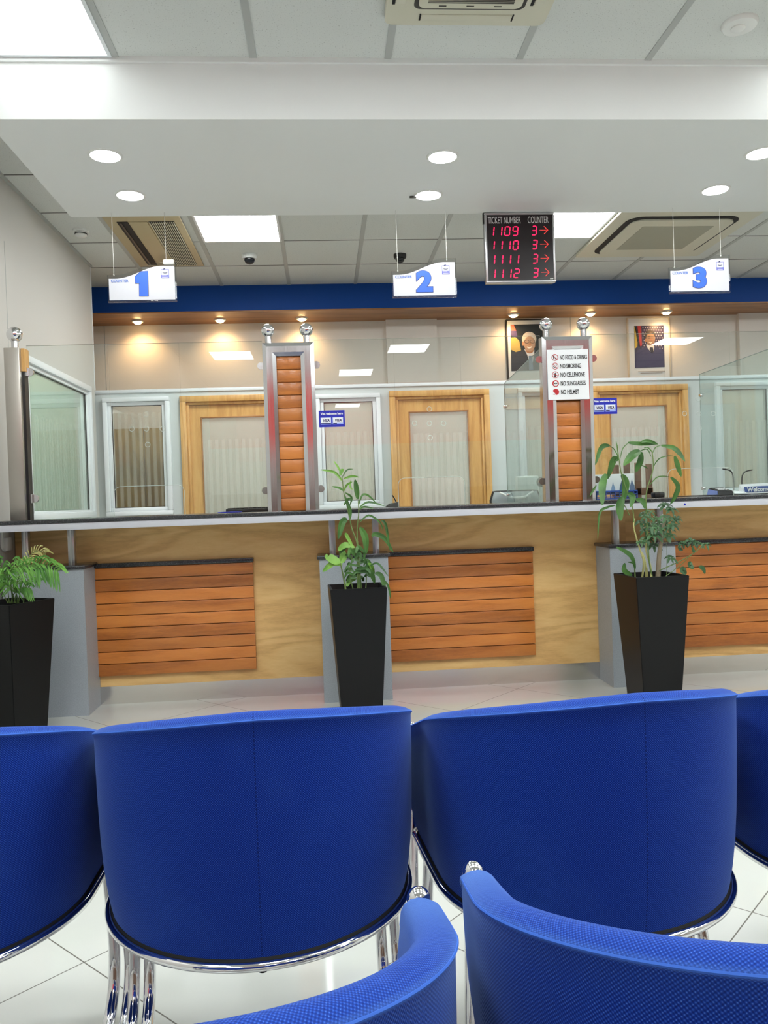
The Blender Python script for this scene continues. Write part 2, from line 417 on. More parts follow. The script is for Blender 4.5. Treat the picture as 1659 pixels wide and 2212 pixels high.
# floor texture must sit at world coordinates: keep its origin at the world origin
_off = Vector(fl.location); fl.data.transform(Matrix.Translation(_off)); fl.location = (0, 0, 0)

ceil = struct(MB().box(-3.6, XR+.1, YF-.1, 8.0, CZ, CZ+.1).build('ceiling', 'tile', smooth=False))
gx = [-0.24+0.597*k for k in range(-3, 11)]; gy = [3.03+0.62*k for k in range(-11, 8)]
b = MB()
for x in gx:
    if x < XL-1.2 or x > XR: continue
    b.box(x-.0155, x+.0155, YF, 7.34, CZ-.004, CZ+.01)
b.build('ceiling_bar', 'ceil_grid', ceil, smooth=False)
b = MB()
for y in gy:
    if y < YF: continue
    for i in range(len(gx)-1): b.box(gx[i]+.0155, gx[i+1]-.0155, y-.004, y+.004, CZ-.0015, CZ+.01)
b.build('ceiling_joint', 'gap', ceil, smooth=False)
b = MB(); b.box(XL, XL+.02, YF, 3.64, CZ-.012, CZ+.01); b.box(XL, XL+.02, 3.64, 6.7, CZ-.012, CZ+.01)
b.build('ceiling_edge', 'ceil_grid', ceil, smooth=False)

# left wall with the office window opening  (window 5.146..6.60 in depth, -0.04..0.99 in height)
WY0, WY1, WZ0, WZ1 = 5.13, 6.55, -0.045, 0.985
wl = MB(); wl.box(XL-.12, XL, YF, WY0, FL, CZ); wl.box(XL-.12, XL, WY1, 6.70, FL, CZ)
wl.box(XL-.12, XL, WY0, WY1, FL, WZ0); wl.box(XL-.12, XL, WY0, WY1, WZ1, CZ)
wl = struct(wl.build('wall_left', 'wall', smooth=False))
MB().box(XL-.125, XL+.004, 6.70, 6.712, .98, CZ).build('corner_strip', 'pvc', wl, smooth=False)
MB().box(XL-.001, XL+.0015, 4.905, 4.911, .0, 1.6).build('panel_joint', 'ceil_grid', wl, smooth=False)
struct(MB().box(-3.7, -3.6, 4.5, 8.0, FL, CZ).build('wall_far_left', 'green_room', smooth=False))
struct(MB().box(-3.6, XL-.12, 4.7, 4.8, FL, CZ).build('wall_side_office', 'green_room', smooth=False))
struct(MB().box(-3.6, XL-.12, 6.65, 6.75, FL, CZ).build('wall_side_office_back', 'green_room', smooth=False))
struct(MB().box(XR, XR+.1, YF, 8.0, FL, CZ).build('wall_right', 'wall', smooth=False))
wf = struct(MB().box(XL-.1, XR+.1, YF-.1, YF, FL, CZ).build('wall_front', 'wall', smooth=False))
MB().box(XL+.01, XR-.01, YF-.0, YF+.02, .95, CZ-.02).build('red_band', 'red_paint', wf, smooth=False)
MB().box(XL+.01, XR-.01, YF-.0, YF+.02, FL+.01, .2).build('dado_panel', 'chair_wood', wf, smooth=False)
# upper back wall with shallow columns
wb = struct(MB().box(-3.6, XR+.1, YB, YB+.1, FL, 1.76).build('wall_back', 'wall_cream', smooth=False))
struct(MB().box(.655, 1.149, YB-.05, YB, FL, 1.745).build('trim_1', 'wall_cream', smooth=False))
struct(MB().box(4.165, 4.9, YB-.05, YB, FL, 1.745).build('trim_2', 'wall_cream', smooth=False))
b = MB(); 
for x in (-2.0+.0, 2.472): b.box(x, x+.006, YB-.002, YB, .9, 1.745)
b.build('panel_joint', 'ceil_grid', wb, smooth=False)
# fascia and timber soffit
fa = struct(MB().box(-3.6, XR, 7.34, 7.37, 1.752, CZ).build('trim_3', 'blue_paint', smooth=False))
so = struct(MB().box(-3.6, XR, 7.335, YB, 1.74, 1.752).build('trim_4', 'soffit_wood', smooth=False))
# dropped beam with its soffit
bz = 1.715
struct(MB().box(-1.405, XR, 3.64, 4.845, bz, CZ).build('trim_5', 'white', smooth=False))
struct(MB().box(-1.405, XR, 3.625, 3.64, CZ-.022, CZ).build('trim_6', 'white', smooth=False))

# partition wall (front face y 6.75)
PY = 6.75; PT = .985
def pane_frame(name, x0, x1, z0, z1, gm, t=.065, fm='pvc'):
    """a framed window set into the partition: frame with bead, pane"""
    b = MB(); b.frame(x0, x1, z0, z1, PY-.035, PY+.07, t*.55, .006)
    o = struct(b.build(name, fm))
    b = MB(); b.frame(x0+t*.55, x1-t*.55, z0+t*.55, z1-t*.55, PY-.012, PY+.06, t*.45, .004); b.build('window_frame', fm, o)
    b = MB(); b.frame(x0+t-.002, x1-t+.002, z0+t-.002, z1-t+.002, PY+.0, PY+.02, .006); b.build('gasket', 'rubber', o, smooth=False)
    b = MB(); b.box(x0+t, x1-t, PY+.008, PY+.014, z0+t, z1-t); b.build('pane', gm, o, smooth=False)
    return o
wins = [(-1.762, -1.228, -.045, .918, 'glass_clearfilm'), (-.036, .50, -.05, .903, 'glass_film'), (1.663, 2.20, -.05, .915, 'glass_film'), (3.39, 3.92, -.05, .926, 'glass_film')]
doors = [(-1.145, -.27), (.576, 1.421), (2.30, 3.144)]
for i, wv in enumerate(wins): pane_frame('window_%d' % (i+1), *wv)
for i, (x0, x1) in enumerate(doors):
    zt = .917
    b = MB(); t = .05
    b.box(x0, x1, PY-.03, PY+.07, zt-t, zt, .005); b.box(x0, x0+t, PY-.03, PY+.07, FL, zt-t, .005); b.box(x1-t, x1, PY-.03, PY+.07, FL, zt-t, .005)
    d = struct(b.build('door_%d' % (i+1), 'oak_door'))
    b = MB(); t2 = .022
    b.box(x0+t, x1-t, PY-.012, PY+.05, zt-t-t2, zt-t, .004); b.box(x0+t, x0+t+t2, PY-.012, PY+.05, FL, zt-t-t2, .004); b.box(x1-t-t2, x1-t, PY-.012, PY+.05, FL, zt-t-t2, .004)
    b.build('door_stop', 'oak_door', d)
    xa, xb, zb = x0+t+t2, x1-t-t2, zt-t-t2-.004
    gx0, gx1, gz = x0+.165, x1-.182, .742
    b = MB(); b.box(xa, gx0, PY+.01, PY+.05, FL+.01, zb); b.box(gx1, xb, PY+.01, PY+.05, FL+.01, zb); b.box(gx0, gx1, PY+.01, PY+.05, gz, zb); b.box(gx0, gx1, PY+.01, PY+.05, FL+.01, -.9)
    lf = b.build('door_leaf', 'oak_door', d, smooth=False)
    b = MB(); b.frame(gx0-.004, gx1+.004, -.9, gz+.004, PY+.004, PY+.02, .01, .002); b.build('glazing_bead', 'soffit_wood', lf)
    b = MB(); b.box(gx0, gx1, PY+.024, PY+.03, -.9, gz); b.build('pane', 'glass_door', lf, smooth=False)
    b = MB(); b.cyl((x1-.12, PY+.01, -.1), (x1-.12, PY-.03, -.1), .01); b.cyl((x1-.12, PY-.03, -.1), (x1-.22, PY-.03, -.1), .009); b.build('door_handle', 'alu', lf)
# solid panels of the partition between the frames
b = MB(); edges = sorted([(w_[0], w_[1]) for w_ in wins]+doors)
x = XL-.03
for a, c in edges:
    if a > x: b.box(x, a, PY, PY+.05, FL, .955)
    x = c
b.box(x, XR, PY, PY+.05, FL, .955)
for wv in wins:
    b.box(wv[0], wv[1], PY, PY+.05, wv[3], .955); b.box(wv[0], wv[1], PY, PY+.05, FL, wv[2])
for x0, x1 in doors: b.box(x0, x1, PY, PY+.05, .917, .955)
struct(b.build('wall_partition', 'greyboard', smooth=False))
struct(MB().box(XL-.03, XR, PY-.012, PY+.062, .955, .982, .003).build('trim_7', 'pvc'))

# left office window
b = MB()
def yframe(b, y0, y1, z0, z1, t, x0, x1, bev=.005):
    b.box(x0, x1, y0, y1, z1-t, z1, bev); b.box(x0, x1, y0, y1, z0, z0+t, bev); b.box(x0, x1, y0, y0+t, z0+t, z1-t, bev); b.box(x0, x1, y1-t, y1, z0+t, z1-t, bev)
yframe(b, WY0, WY1, WZ0, WZ1, .045, XL-.06, XL+.02); wo = struct(b.build('window_5', 'pvc'))
b = MB(); yframe(b, WY0+.045, WY1-.045, WZ0+.0+.03, WZ1-.04, .03, XL-.055, XL+.002); b.build('window_frame', 'pvc', wo)
b = MB(); yframe(b, WY0+.07, WY1-.07, WZ0+.055, WZ1-.066, .006, XL-.03, XL-.012, 0); b.build('gasket', 'rubber', wo, smooth=False)
b = MB(); b.box(XL-.026, XL-.02, WY0+.07, WY1-.07, WZ0+.055, WZ1-.066); b.build('pane', 'glass_left', wo, smooth=False)

# ------------------------------------------------------------------ lights of the room
def panel_light(x0, x1, y0, y1, label, group='square ceiling panel lights', z=CZ):
    lm = 'lampback' if y0 > 5 else ('lampnear' if y0 > 2.9 else 'lampwhite')
    t = thing('ceiling_panel_light', label, 'ceiling light', ((x0+x1)/2, (y0+y1)/2, z-.012), group)
    MB().frame2(x0, x1, y0, y1, z-.008, z+.0).build('frame', 'pvc', t, smooth=False)
    MB().box(x0+.014, x1-.014, y0+.014, y1-.014, z-.006, z-.001).build('diffuser', lm, t, smooth=False)
def frame2(s, x0, x1, y0, y1, z0, z1, t=.016):
    s.box(x0, x1, y0, y0+t, z0, z1); s.box(x0, x1, y1-t, y1, z0, z1); s.box(x0, x0+t, y0+t, y1-t, z0, z1); s.box(x1-t, x1, y0+t, y1-t, z0, z1); return s
MB.frame2 = frame2
panel_light(-1.42, -.85, 3.035, 3.622, 'square ceiling panel light in the top left corner, in front of the white beam')
panel_light(2.16, 2.74, 3.035, 3.622, 'square ceiling panel light off to the right in front of the white beam')
panel_light(-.82, -.243, 5.53, 6.128, 'square ceiling panel light behind the beam, above the dome camera at left')
panel_light(1.567, 2.13, 5.53, 6.122, 'square ceiling panel light behind the ticket number board')
panel_light(4.55, 5.11, 5.53, 6.12, 'square ceiling panel light far right behind the beam')
GR = 'ceiling panel lights behind the viewer, seen only mirrored in the glass'  # also groups the added fill panels, which are not mirrored
behind = [(-1.40, -.85, -1.70, -1.07), (.90, 1.43, -1.44, -.84), (.29, .82, -3.32, -2.66), (4.43, 4.98, -1.28, -.75)]
for xk in (-1.42, -.22, .97, 2.17, 3.36, 4.56):  # unseen overhead panels added as fill to raise the ambient light
    for yk in (.55, 1.79): behind.append((xk, xk+.57, yk, yk+.6))
for x0, x1, y0, y1 in behind:
    panel_light(x0, x1, y0, y1, 'square ceiling panel light out of view over the waiting area', GR)
panel_light(-3.0, -2.4, 5.4, 6.0, 'added unseen ceiling panel light in the side office behind the left window', None)  # unseen lamp added to brighten the room behind the left window

def downlight(x, y, label, r=.078):
    t = thing('downlight', label, 'ceiling light', (x, y, bz-.01), 'round downlights in the beam')
    b = MB(); n = 40
    prof = [(r*.86, .0), (r*.90, -.006), (r*1.0, -.006), (r*1.06, .0)]
    rows = [[Vector((x+q*math.cos(2*PI*k/n), y+q*math.sin(2*PI*k/n), bz+h)) for k in range(n)] for q, h in prof]
    b.grid(rows, closed=True); b.build('rim', 'plastic', t)
    MB().cyl((x, y, bz-.004), (x, y, bz-.001), r*.88, seg=40).build('diffuser', 'lampdown', t)
downlight(-.99, 4.01, 'round downlight at left in the row nearer the viewer')
downlight(-.99, 4.515, 'round downlight at left in the row farther from the viewer')
downlight(.655, 4.035, 'middle round downlight in the row nearer the viewer')
downlight(.648, 4.54, 'middle round downlight in the row farther from the viewer, above the counter 2 sign')
downlight(2.295, 4.005, 'round downlight at the right edge in the row nearer the viewer')
downlight(2.295, 4.49, 'round downlight at right in the farther row, above the counter 3 sign')
tag(MB().tube([(.545, 4.56, bz-.004), (.57, 4.555, bz-.006), (.60, 4.55, bz-.003)], .006).build('wire_clip', 'gap'), 'small dark clip beside the middle far downlight', 'clip')

def spot(x, y, label):
    z = 1.74; t = thing('spotlight', label, 'spotlight', (x, y, z-.03), 'warm spotlights under the timber soffit')
    b = MB(); n = 28
    rows = [[Vector((x+q*math.cos(2*PI*k/n), y+q*math.sin(2*PI*k/n), z+h)) for k in range(n)] for q, h in [(.036, 0), (.036, -.012), (.05, -.012), (.055, 0)]]
    b.grid(rows, closed=True); b.build('rim', 'plastic', t)
    MB().sphere((x, y, z-.012), .036, (1, 1, .55)).build('bulb', 'lampwarm', t)
    ld = bpy.data.lights.new('spot_beam', 'SPOT'); ld.energy = SPOT_W; ld.color = (1, .58, .25); ld.spot_size = 2.3; ld.spot_blend = .9; ld.shadow_soft_size = .03
    lo = bpy.data.objects.new('spot_beam', ld); C.objects.link(lo); lo.parent = t
    lo.location = (0, 0, -.03+.0); lo.rotation_euler = (math.radians(22), 0, 0)
for x, l in ((-1.648, 'warm spotlight nearest the left end of the timber soffit'), (-.897, 'second warm spotlight from the left under the timber soffit'), (-.142, 'warm spotlight above the left chrome post frame'),
             (1.868, 'warm spotlight above the portrait of the man with white hair'), (2.618, 'warm spotlight between the two portraits'), (3.369, 'warm spotlight above the portrait of the man with dark hair')):
    spot(x, 7.62, l)

# ------------------------------------------------------------------ ceiling fittings
# cassette unit in front of the beam
def rrect(cx, cy, hx, hy, r, n=8):
    P = []
    for sx, sy, a0 in ((1, 1, 0), (-1, 1, 90), (-1, -1, 180), (1, -1, 270)):
        for k in range(n+1):
            a = math.radians(a0+90*k/n); P.append((cx+sx*(hx-r)+r*math.cos(a), cy+sy*(hy-r)+r*math.sin(a)))
    return P
def plate(b, P, z0, z1):
    rows = [[Vector((x, y, z0)) for x, y in P], [Vector((x, y, z1)) for x, y in P]]
    vs = b.grid(rows, closed=True); b.bm.faces.new(vs[0]); b.bm.faces.new(vs[1][::-1])
cx, cy = .645, 2.985; zz = 1.945
t = thing('air_conditioner', 'cream square ceiling air conditioner cassette at the top edge, in front of the beam', 'air conditioner', (cx, cy, zz))
b = MB(); plate(b, rrect(cx, cy, .33, .33, .035), zz, CZ-.005); b.build('casing', 'cream_plastic', t)
b = MB(); plate(b, rrect(cx, cy, .205, .205, .03), zz-.008, zz+.001); b.build('intake_panel', 'cream_plastic', t)
b = MB(); plate(b, rrect(cx, cy, .222, .222, .03), zz-.001, zz+.0008); b.build('panel_groove', 'gap', t)
b = MB()
for k in range(34): b.box(cx-.17, cx+.17, cy-.165+k*.01, cy-.165+k*.01+.0045, zz-.0095, zz-.0075)
b.build('grille', 'gap', t, smooth=False)
for k, (dx, dy) in enumerate(((0, 1), (0, -1), (1, 0), (-1, 0))):
    b = MB(); q = .275
    if dx == 0: b.box(cx-.185, cx+.185, cy+dy*q-.02, cy+dy*q+.02, zz-.004, zz+.002, .002)
    else: b.box(cx+dx*q-.02, cx+dx*q+.02, cy-.185, cy+.185, zz-.004, zz+.002, .002)
    v_ = b.build('louvre', 'cream_plastic', t)
    b = MB()
    if dx == 0: b.box(cx-.192, cx-.186, cy+dy*q-.022, cy+dy*q+.022, zz-.002, zz+.001).build('slot', 'rubber', v_, smooth=False); b = MB(); b.box(cx+.186, cx+.192, cy+dy*q-.022, cy+dy*q+.022, zz-.002, zz+.001)
    else: b.box(cx+dx*q-.034, cx+dx*q-.022, cy-.192, cy+.192, zz-.002, zz+.001)
    b.build('slot', 'rubber', v_, smooth=False)
for k in (-.11, 0, .11): MB().box(cx+k-.015, cx+k+.015, cy+.185, cy+.19, zz-.0095, zz-.0078).build('latch', 'gap', t, smooth=False)
# big round cornered cassette behind the beam, right
cx, cy, zz = 2.66, 6.02, 1.955
t = thing('air_conditioner', 'cream ceiling cassette with a dark rounded air slot, behind the counter 3 sign', 'air conditioner', (cx, cy, zz))
b = MB(); plate(b, rrect(cx, cy, .52, .54, .02), zz, CZ-.005); b.build('casing', 'cream_plastic', t)
b = MB(); plate(b, rrect(cx, cy+.02, .42, .43, .11), zz-.003, zz+.001); b.build('air_slot', 'rubber', t)
b = MB(); plate(b, rrect(cx+.01, cy+.04, .385, .405, .09), zz-.012, zz-.001); b.build('intake_panel', 'cream_plastic', t)
b = MB(); plate(b, rrect(cx+.01, cy+.035, .27, .27, .01), zz-.0135, zz-.0118); b.build('grille', mat('dusty_mesh', srgb(168, 165, 148), .8), t)
# slot cassette behind the beam, left
t = thing('air_conditioner', 'yellowed rectangular ceiling air conditioner with slatted grille above the counter 1 sign', 'air conditioner', (-1.155, 6.0, 1.96))
b = MB(); b.box(-1.41, -.90, 5.3, 6.69, 1.962, 1.975, .003); b.build('casing', 'tan_plastic', t)
b = MB(); b.box(-1.335, -1.262, 5.64, 6.63, 1.9585, 1.9635); b.build('air_slot', 'rubber', t, smooth=False)
b = MB(); b.box(-1.318, -1.305, 5.65, 6.62, 1.954, 1.959); b.build('air_vane', 'black', t, smooth=False)
b = MB(); b.box(-1.255, -1.13, 5.64, 6.63, 1.957, 1.963, .002); b.build('blank_panel', 'tan_plastic', t)
b = MB(); b.box(-1.122, -.95, 5.64, 6.65, 1.959, 1.963); lo = b.build('grille', 'rubber', t, smooth=False)
b = MB()
for k in range(13): x = -1.12+k*.0135; b.box(x, x+.0058, 5.645, 6.645, 1.9555, 1.960)
b.build('slat', 'cream_plastic', lo, smooth=False)
# detectors and dome cameras
def lathe(b, x, y, z, prof, n=32):
    rows = [[Vector((x+r*math.cos(2*PI*k/n), y+r*math.sin(2*PI*k/n), z+h)) for k in range(n)] for r, h in prof]
    vs = b.grid(rows, closed=True)
    for r_ in (vs[0], vs[-1]):
        try: b.bm.faces.new(r_)
        except ValueError: pass
t = thing('smoke_detector', 'round white ceiling disc at top right beside the beam', 'smoke detector', (1.835, 3.34, CZ-.03))
b = MB(); lathe(b, 1.835, 3.34, CZ, [(.075, 0), (.075, -.008), (.068, -.018), (.035, -.024), (.001, -.025)]); b.build('base', 'plastic', t)
b = MB(); lathe(b, 1.825, 3.335, CZ-.02, [(.03, 0), (.03, -.008), (.026, -.011), (.001, -.012)]); b.build('sensor_cap', 'plastic', t)
t = thing('smoke_detector', 'small white smoke detector on the ceiling near the left wall', 'smoke detector', (-1.632, 5.85, CZ-.05))
b = MB(); lathe(b, -1.632, 5.85, CZ, [(.055, 0), (.055, -.012), (.05, -.016), (.001, -.017)]); b.build('base', 'plastic', t)
b = MB(); lathe(b, -1.632, 5.85, CZ-.018, [(.042, 0), (.040, -.022), (.03, -.03), (.001, -.032)]); b.build('sensor_cap', 'plastic', t)
b = MB(); lathe(b, -1.632, 5.85, CZ-.026, [(.0425, 0), (.0425, -.006)]); b.build('vent', 'rubber', t)
def dome(x, y, label, pm='plastic', s=1.0):
    t = thing('dome_camera', label, 'security camera', (x, y, CZ-.08), 'dome cameras on the ceiling')
    b = MB(); lathe(b, x, y, CZ, [(.06*s, 0), (.06*s, -.022), (.052*s, -.034), (.001, -.034)]); b.build('housing', pm, t)
    b = MB(); b.sphere((x, y, CZ-.036), .042*s, (1, 1, .95)); b.build('dome', mat('smoked_dome', srgb(25, 28, 34), .08), t)
dome(-.514, 6.46, 'white dome camera with a dark bubble, below the left rear panel light')
dome(.682, 6.50, 'small dark dome camera behind the string of the counter 2 sign', 'black', .85)

# ------------------------------------------------------------------ hanging counter signs
def counter_sign(num, x0, x1, y=4.78):
    s = 4.78/4.75; x0 *= s; x1 *= s; w_ = x1-x0
    zb, zl, zr = 1.203, 1.357, 1.428
    t = thing('counter_sign', 'white hanging sign with a blue number %s and a wavy top' % num, 'sign', ((x0+x1)/2, y, zb), 'hanging counter number signs')
    def prof(pad, dz=0):
        P = [(x0+pad, zb+pad), (x1-pad, zb+pad)]
        n = 22
        for k in range(n+1):
            u = 1-k/n; s_ = 0.5-0.5*math.cos(PI*min(1, max(0, (u-.1)/.72))); P.append((x0+pad+(w_-2*pad)*u, zl+(zr-zl)*s_-pad*1.0-dz))
        return P
    MB().poly(prof(0), y-.004, .008).build('acrylic_holder', 'acrylic', t, smooth=False)
    MB().poly(prof(.008, .014), y-.0052, .001).build('sign_face', 'sign_white', t, smooth=False)
    b = MB(); b.box(x0, x1, y-.007, y+.007, zb-.004, zb+.004, .001); b.box(x0-.001, x0+.003, y-.006, y+.006, zb, zl); b.box(x1-.003, x1+.001, y-.006, y+.006, zb, zr); b.build('edge_strip', 'acrylic', t)
    cxn = x0+w_*.50
    for nm_, dy_, gr_, mm_ in (('number_outline', .0066, .0022, 'sign_dark'), ('number', .0076, 0.0, 'sign_blue')):
        b = MB()
        if num == '1':
            g_ = gr_; P1 = [(-.036, .112), (-.004, .140), (.0355, .142), (.0335, 0), (-.0165, 0), (-.015, .074), (-.036, .074)]
            b.poly([(cxn+x_+(g_ if x_ > 0 else -g_), zb+.030+z_+(g_ if z_ > .08 else -g_)) for x_, z_ in P1], y-dy_, .0008)
        else: b.text(num, cxn, zb+.036, y-dy_, .158, 'CENTER', .0085+gr_, 1.16)
        b.build(nm_, mm_, t, smooth=False)
    b = MB(); b.text('COUNTER', x0+.02, zb+.112, y-.0066, .0215, 'LEFT', .0003, .97); b.build('lettering', mat('sign_text_blue', srgb(70, 115, 205), .4), t, smooth=False)
    lx = x1-.062; lz = zr-.072
    b = MB(); b.frame(lx-.023, lx+.023, lz-.022, lz+.03, y-.0062, y-.0055, .0022); lg = b.build('logo', 'logo_violet', t, smooth=False)
    b = MB(); b.box(lx-.023, lx+.023, y-.0064, y-.0056, lz-.022, lz-.003); b.build('logo_band', 'logo_violet', lg, smooth=False)
    b = MB()
    for k in range(2): b.box(lx-.017, lx+.016-k*.008, y-.0069, y-.0064, lz-.017+k*.008, lz-.0145+k*.008)
    b.build('logo_text', 'sign_white', lg, smooth=False)
    b = MB(); b.poly([(lx+.014*math.cos(a), lz+.012+.005*math.sin(a)) for a in [PI+PI*k/10 for k in range(11)]]+[(lx+.011*math.cos(a), lz+.012+.002*math.sin(a)) for a in [2*PI-PI*k/10 for k in range(11)]], y-.0069, .0005)
    b.poly([(lx-.013, lz+.028), (lx-.006, lz+.034), (lx+.004, lz+.035), (lx-.001, lz+.029)], y-.0069, .0005)
    b.build('logo_emblem', 'sign_dark', lg, smooth=False)
    for fx, zt_ in ((.095, zl+.002), (.862, zr-.004)):
        xx = x0+w_*fx; b = MB(); b.cyl((xx, y, zt_-.008), (xx, y, CZ if y > 4.845 else bz+.0), .0013, seg=8); b.sphere((xx, y, zt_-.002), .004, u=10, v=8)
        b.build('string', mat('clear_line', srgb(205, 205, 200), .4), t)
    return t
t1 = counter_sign('1', -1.187, -.800)
b = MB(); x_ = -.845; b.box(x_-.03, x_+.032, 4.762, 4.79, 1.412, 1.440, .006); b.build('clip_box', 'plastic', t1)
counter_sign('2', .446, .828)
counter_sign('3', 2.122, 2.502)

# ------------------------------------------------------------------ ticket number board
s_ = 4.82/4.75
bx0, bx1, bz0, bz1 = 1.008*s_, 1.427*s_, 1.272*s_, 1.683*s_; by = 4.82
t = thing('ticket_display', 'black LED board listing ticket numbers and counters in red', 'display board', ((bx0+bx1)/2, by, bz0))
MB().box(bx0+.004, bx1-.004, by, by+.06, bz0+.004, bz1-.002).build('casing', 'black', t, smooth=False)
b = MB(); b.frame(bx0, bx1, bz0, bz1, by-.008, by+.03, .012, .003); b.build('frame', 'alu', t)
MB().box(bx0+.012, bx1-.012, by-.003, by-.001, bz0+.012, bz1-.012).build('screen', mat('display_black', srgb(20, 10, 16), .25), t, smooth=False)
bw = bx1-bx0; bh = bz1-bz0
b = MB(); b.text('TICKET NUMBER', bx0+.02, bz1-.062, by-.0045, .056, 'LEFT', .0002, .475); b.text('COUNTER', bx0+.262, bz1-.062, by-.0045, .056, 'LEFT', .0002, .485)
for tx, n in ((bx0+.02, 13),): pass
b.build('heading', mat('heading_white', srgb(205, 205, 205), .4), t, smooth=False)
SEG = {'0': 'abcdef', '1': 'bc', '2': 'abged', '3': 'abgcd', '9': 'abcdfg'}
def digit(b, ch, x, z, w_, h_, y):
    th = .0062; sl = .12; g_ = .0012
    def q(pts): b.poly([(x+px+sl*pz, z+pz) for px, pz in pts], y, .001)
    def hseg(zc): q([(g_+.002, zc), (g_+.002+th/2, zc+th/2), (w_-g_-.002-th/2, zc+th/2), (w_-g_-.002, zc), (w_-g_-.002-th/2, zc-th/2), (g_+.002+th/2, zc-th/2)])
    def vseg(xc, z0, z1): q([(xc-th/2, z0+th/2), (xc, z0+g_), (xc+th/2, z0+th/2), (xc+th/2, z1-th/2), (xc, z1-g_), (xc-th/2, z1-th/2)])
    for s in SEG[ch]:
        if s == 'a': hseg(h_)
        if s == 'g': hseg(h_/2)
        if s == 'd': hseg(0)
        if s == 'b': vseg(w_, h_/2, h_)
        if s == 'c': vseg(w_, 0, h_/2)
        if s == 'e': vseg(0, 0, h_/2)
        if s == 'f': vseg(0, h_/2, h_)
for r_, num in enumerate(('1109', '1110', '1111', '1112')):
    z = bz1-.135-r_*.0845
    b = MB()
    for k, ch in enumerate(num): digit(b, ch, bx0+.022+k*.0485, z, .029, .052, by-.0048)
    digit(b, '3', bx0+.283+.004*0, z+.002, .029, .052, by-.0048)
    rw = b.build('number_row', 'led', t, smooth=False)
    b = MB(); ax = bx0+.335; az = z+.03
    for k in range(9): b.box(ax+k*.005, ax+k*.005+.0035, by-.0046, by-.0036, az-.0013, az+.0013)
    for k in range(7):
        for sg in (1, -1): b.box(ax+.05-k*.0036-.0025, ax+.05-k*.0036+.0015, by-.0046, by-.0036, az+sg*k*.0036-.0018, az+sg*k*.0036+.0018)
    b.build('arrow', 'led2', rw, smooth=False)
b = MB(); b.box(bx0-.006, bx0-.001, by+.01, by+.03, bz1-.06, bz1+.02); b.box(bx0+.02, bx0+.04, by+.02, by+.04, bz1-.01, CZ); b.box(bx1-.04, bx1-.02, by+.02, by+.04, bz1-.01, CZ); b.build('bracket', 'black', t, smooth=False)
b = MB(); b.box(bx1-.036, bx1-.016, by-.0042, by-.0032, bz0+.018, bz0+.021); b.build('maker_mark', 'plastic', t, smooth=False)

# ------------------------------------------------------------------ counter   (everything measured x0.95 about the lens)
K = .95
def kb(b, x0, x1, y0, y1, z0, z1, bev=0): return b.box(x0*K, x1*K, y0*K, y1*K, max(z0*K, FL) if z0 < -1 else z0*K, z1*K, bev)
# worktop
SY0, SY1 = 4.66, 5.55
t = thing('worktop', 'long black granite counter top with a silver front edge', 'counter', (1.5, 4.9*K, -.10*K))
b = MB(); b.box(XL, XR, SY0*K, SY1*K, -.060*K, -.038*K, .003); b.build('granite_slab', 'granite', t)
b = MB(); b.box(XL, XR, (SY0+.006)*K, SY1*K, -.099*K, -.060*K, .0015); b.build('edge_band', 'edge_band', t)
b = MB(); c_ = at(1480, 1089.5, SY0*K); b.cyl((c_.x, SY0*K+.0055, c_.z), (c_.x, SY0*K+.0045, c_.z), .006); b.build('blue_mark', 'visa_blue', t)
# front panels, one bay each
def bay(label, x0, x1, px0, px1, left=True):
    t = thing('counter_unit', label, 'counter', ((x0+x1)/2*K, 5.13*K, FL), 'counter front bays')
    kb(MB(), x0, x1, 5.13, 5.16, -1.09, -.099).build('wood_panel', 'oak', t, smooth=False)
    b = MB(); kb(b, x0, x1, 5.126, 5.16, -1.21, -1.09); b.build('kick_plate', 'kick', t, smooth=False)
    b = MB(); n = 9; zt, zb = -.349, -1.022; h = (zt-zb)/n
    for k in range(n): kb(b, px0, px1, 5.10, 5.129, zb+k*h+.002, zb+(k+1)*h-.002, .003)
    b.build('plank_cladding', 'plank', t)
    kb(MB(), px0-.002, px1+.005, 5.085, 5.13, -.349, -.322, .004).build('granite_ledge', 'granite', t)
bay('counter front bay under counter 1, planks beside the left grey pilaster', -1.90, .17, -1.425, -.455)
bay('counter front bay between the two grey pilasters, under counter 2', .17, 1.95, .385, 1.325)
bay('counter front bay at the right edge, planks behind the tall plant', 1.95, 6.0, 2.165, 3.6)
def pilaster(label, x0, x1, posts):
    t = thing('pilaster', label, 'pilaster', ((x0+x1)/2*K, 5.0*K, FL), 'grey pilasters of the counter')
    kb(MB(), x0, x1, 4.87, 5.124, -1.21, -.335).build('body', 'laminate', t, smooth=False)
    kb(MB(), x0-.014, x1+.014, 4.855, 5.124, -.335, -.313, .006).build('granite_cap', 'granite', t)
    for px in posts:
        b = MB(); kb(b, px-.019, px+.019, 4.93, 4.968, -.313, -.099, .002); kb(b, px-.006, px+.006, 4.926, 4.934, -.313, -.099); b.build('post', 'alu', t)
pilaster('grey laminate pilaster at far left behind the palm pot', -1.885, -1.42, (-1.77, -1.505))
pilaster('grey laminate pilaster behind the middle black pot', -.038, .376, (.045, .31))
pilaster('grey laminate pilaster behind the right black pot', 1.748, 2.165, (1.815, 2.10))

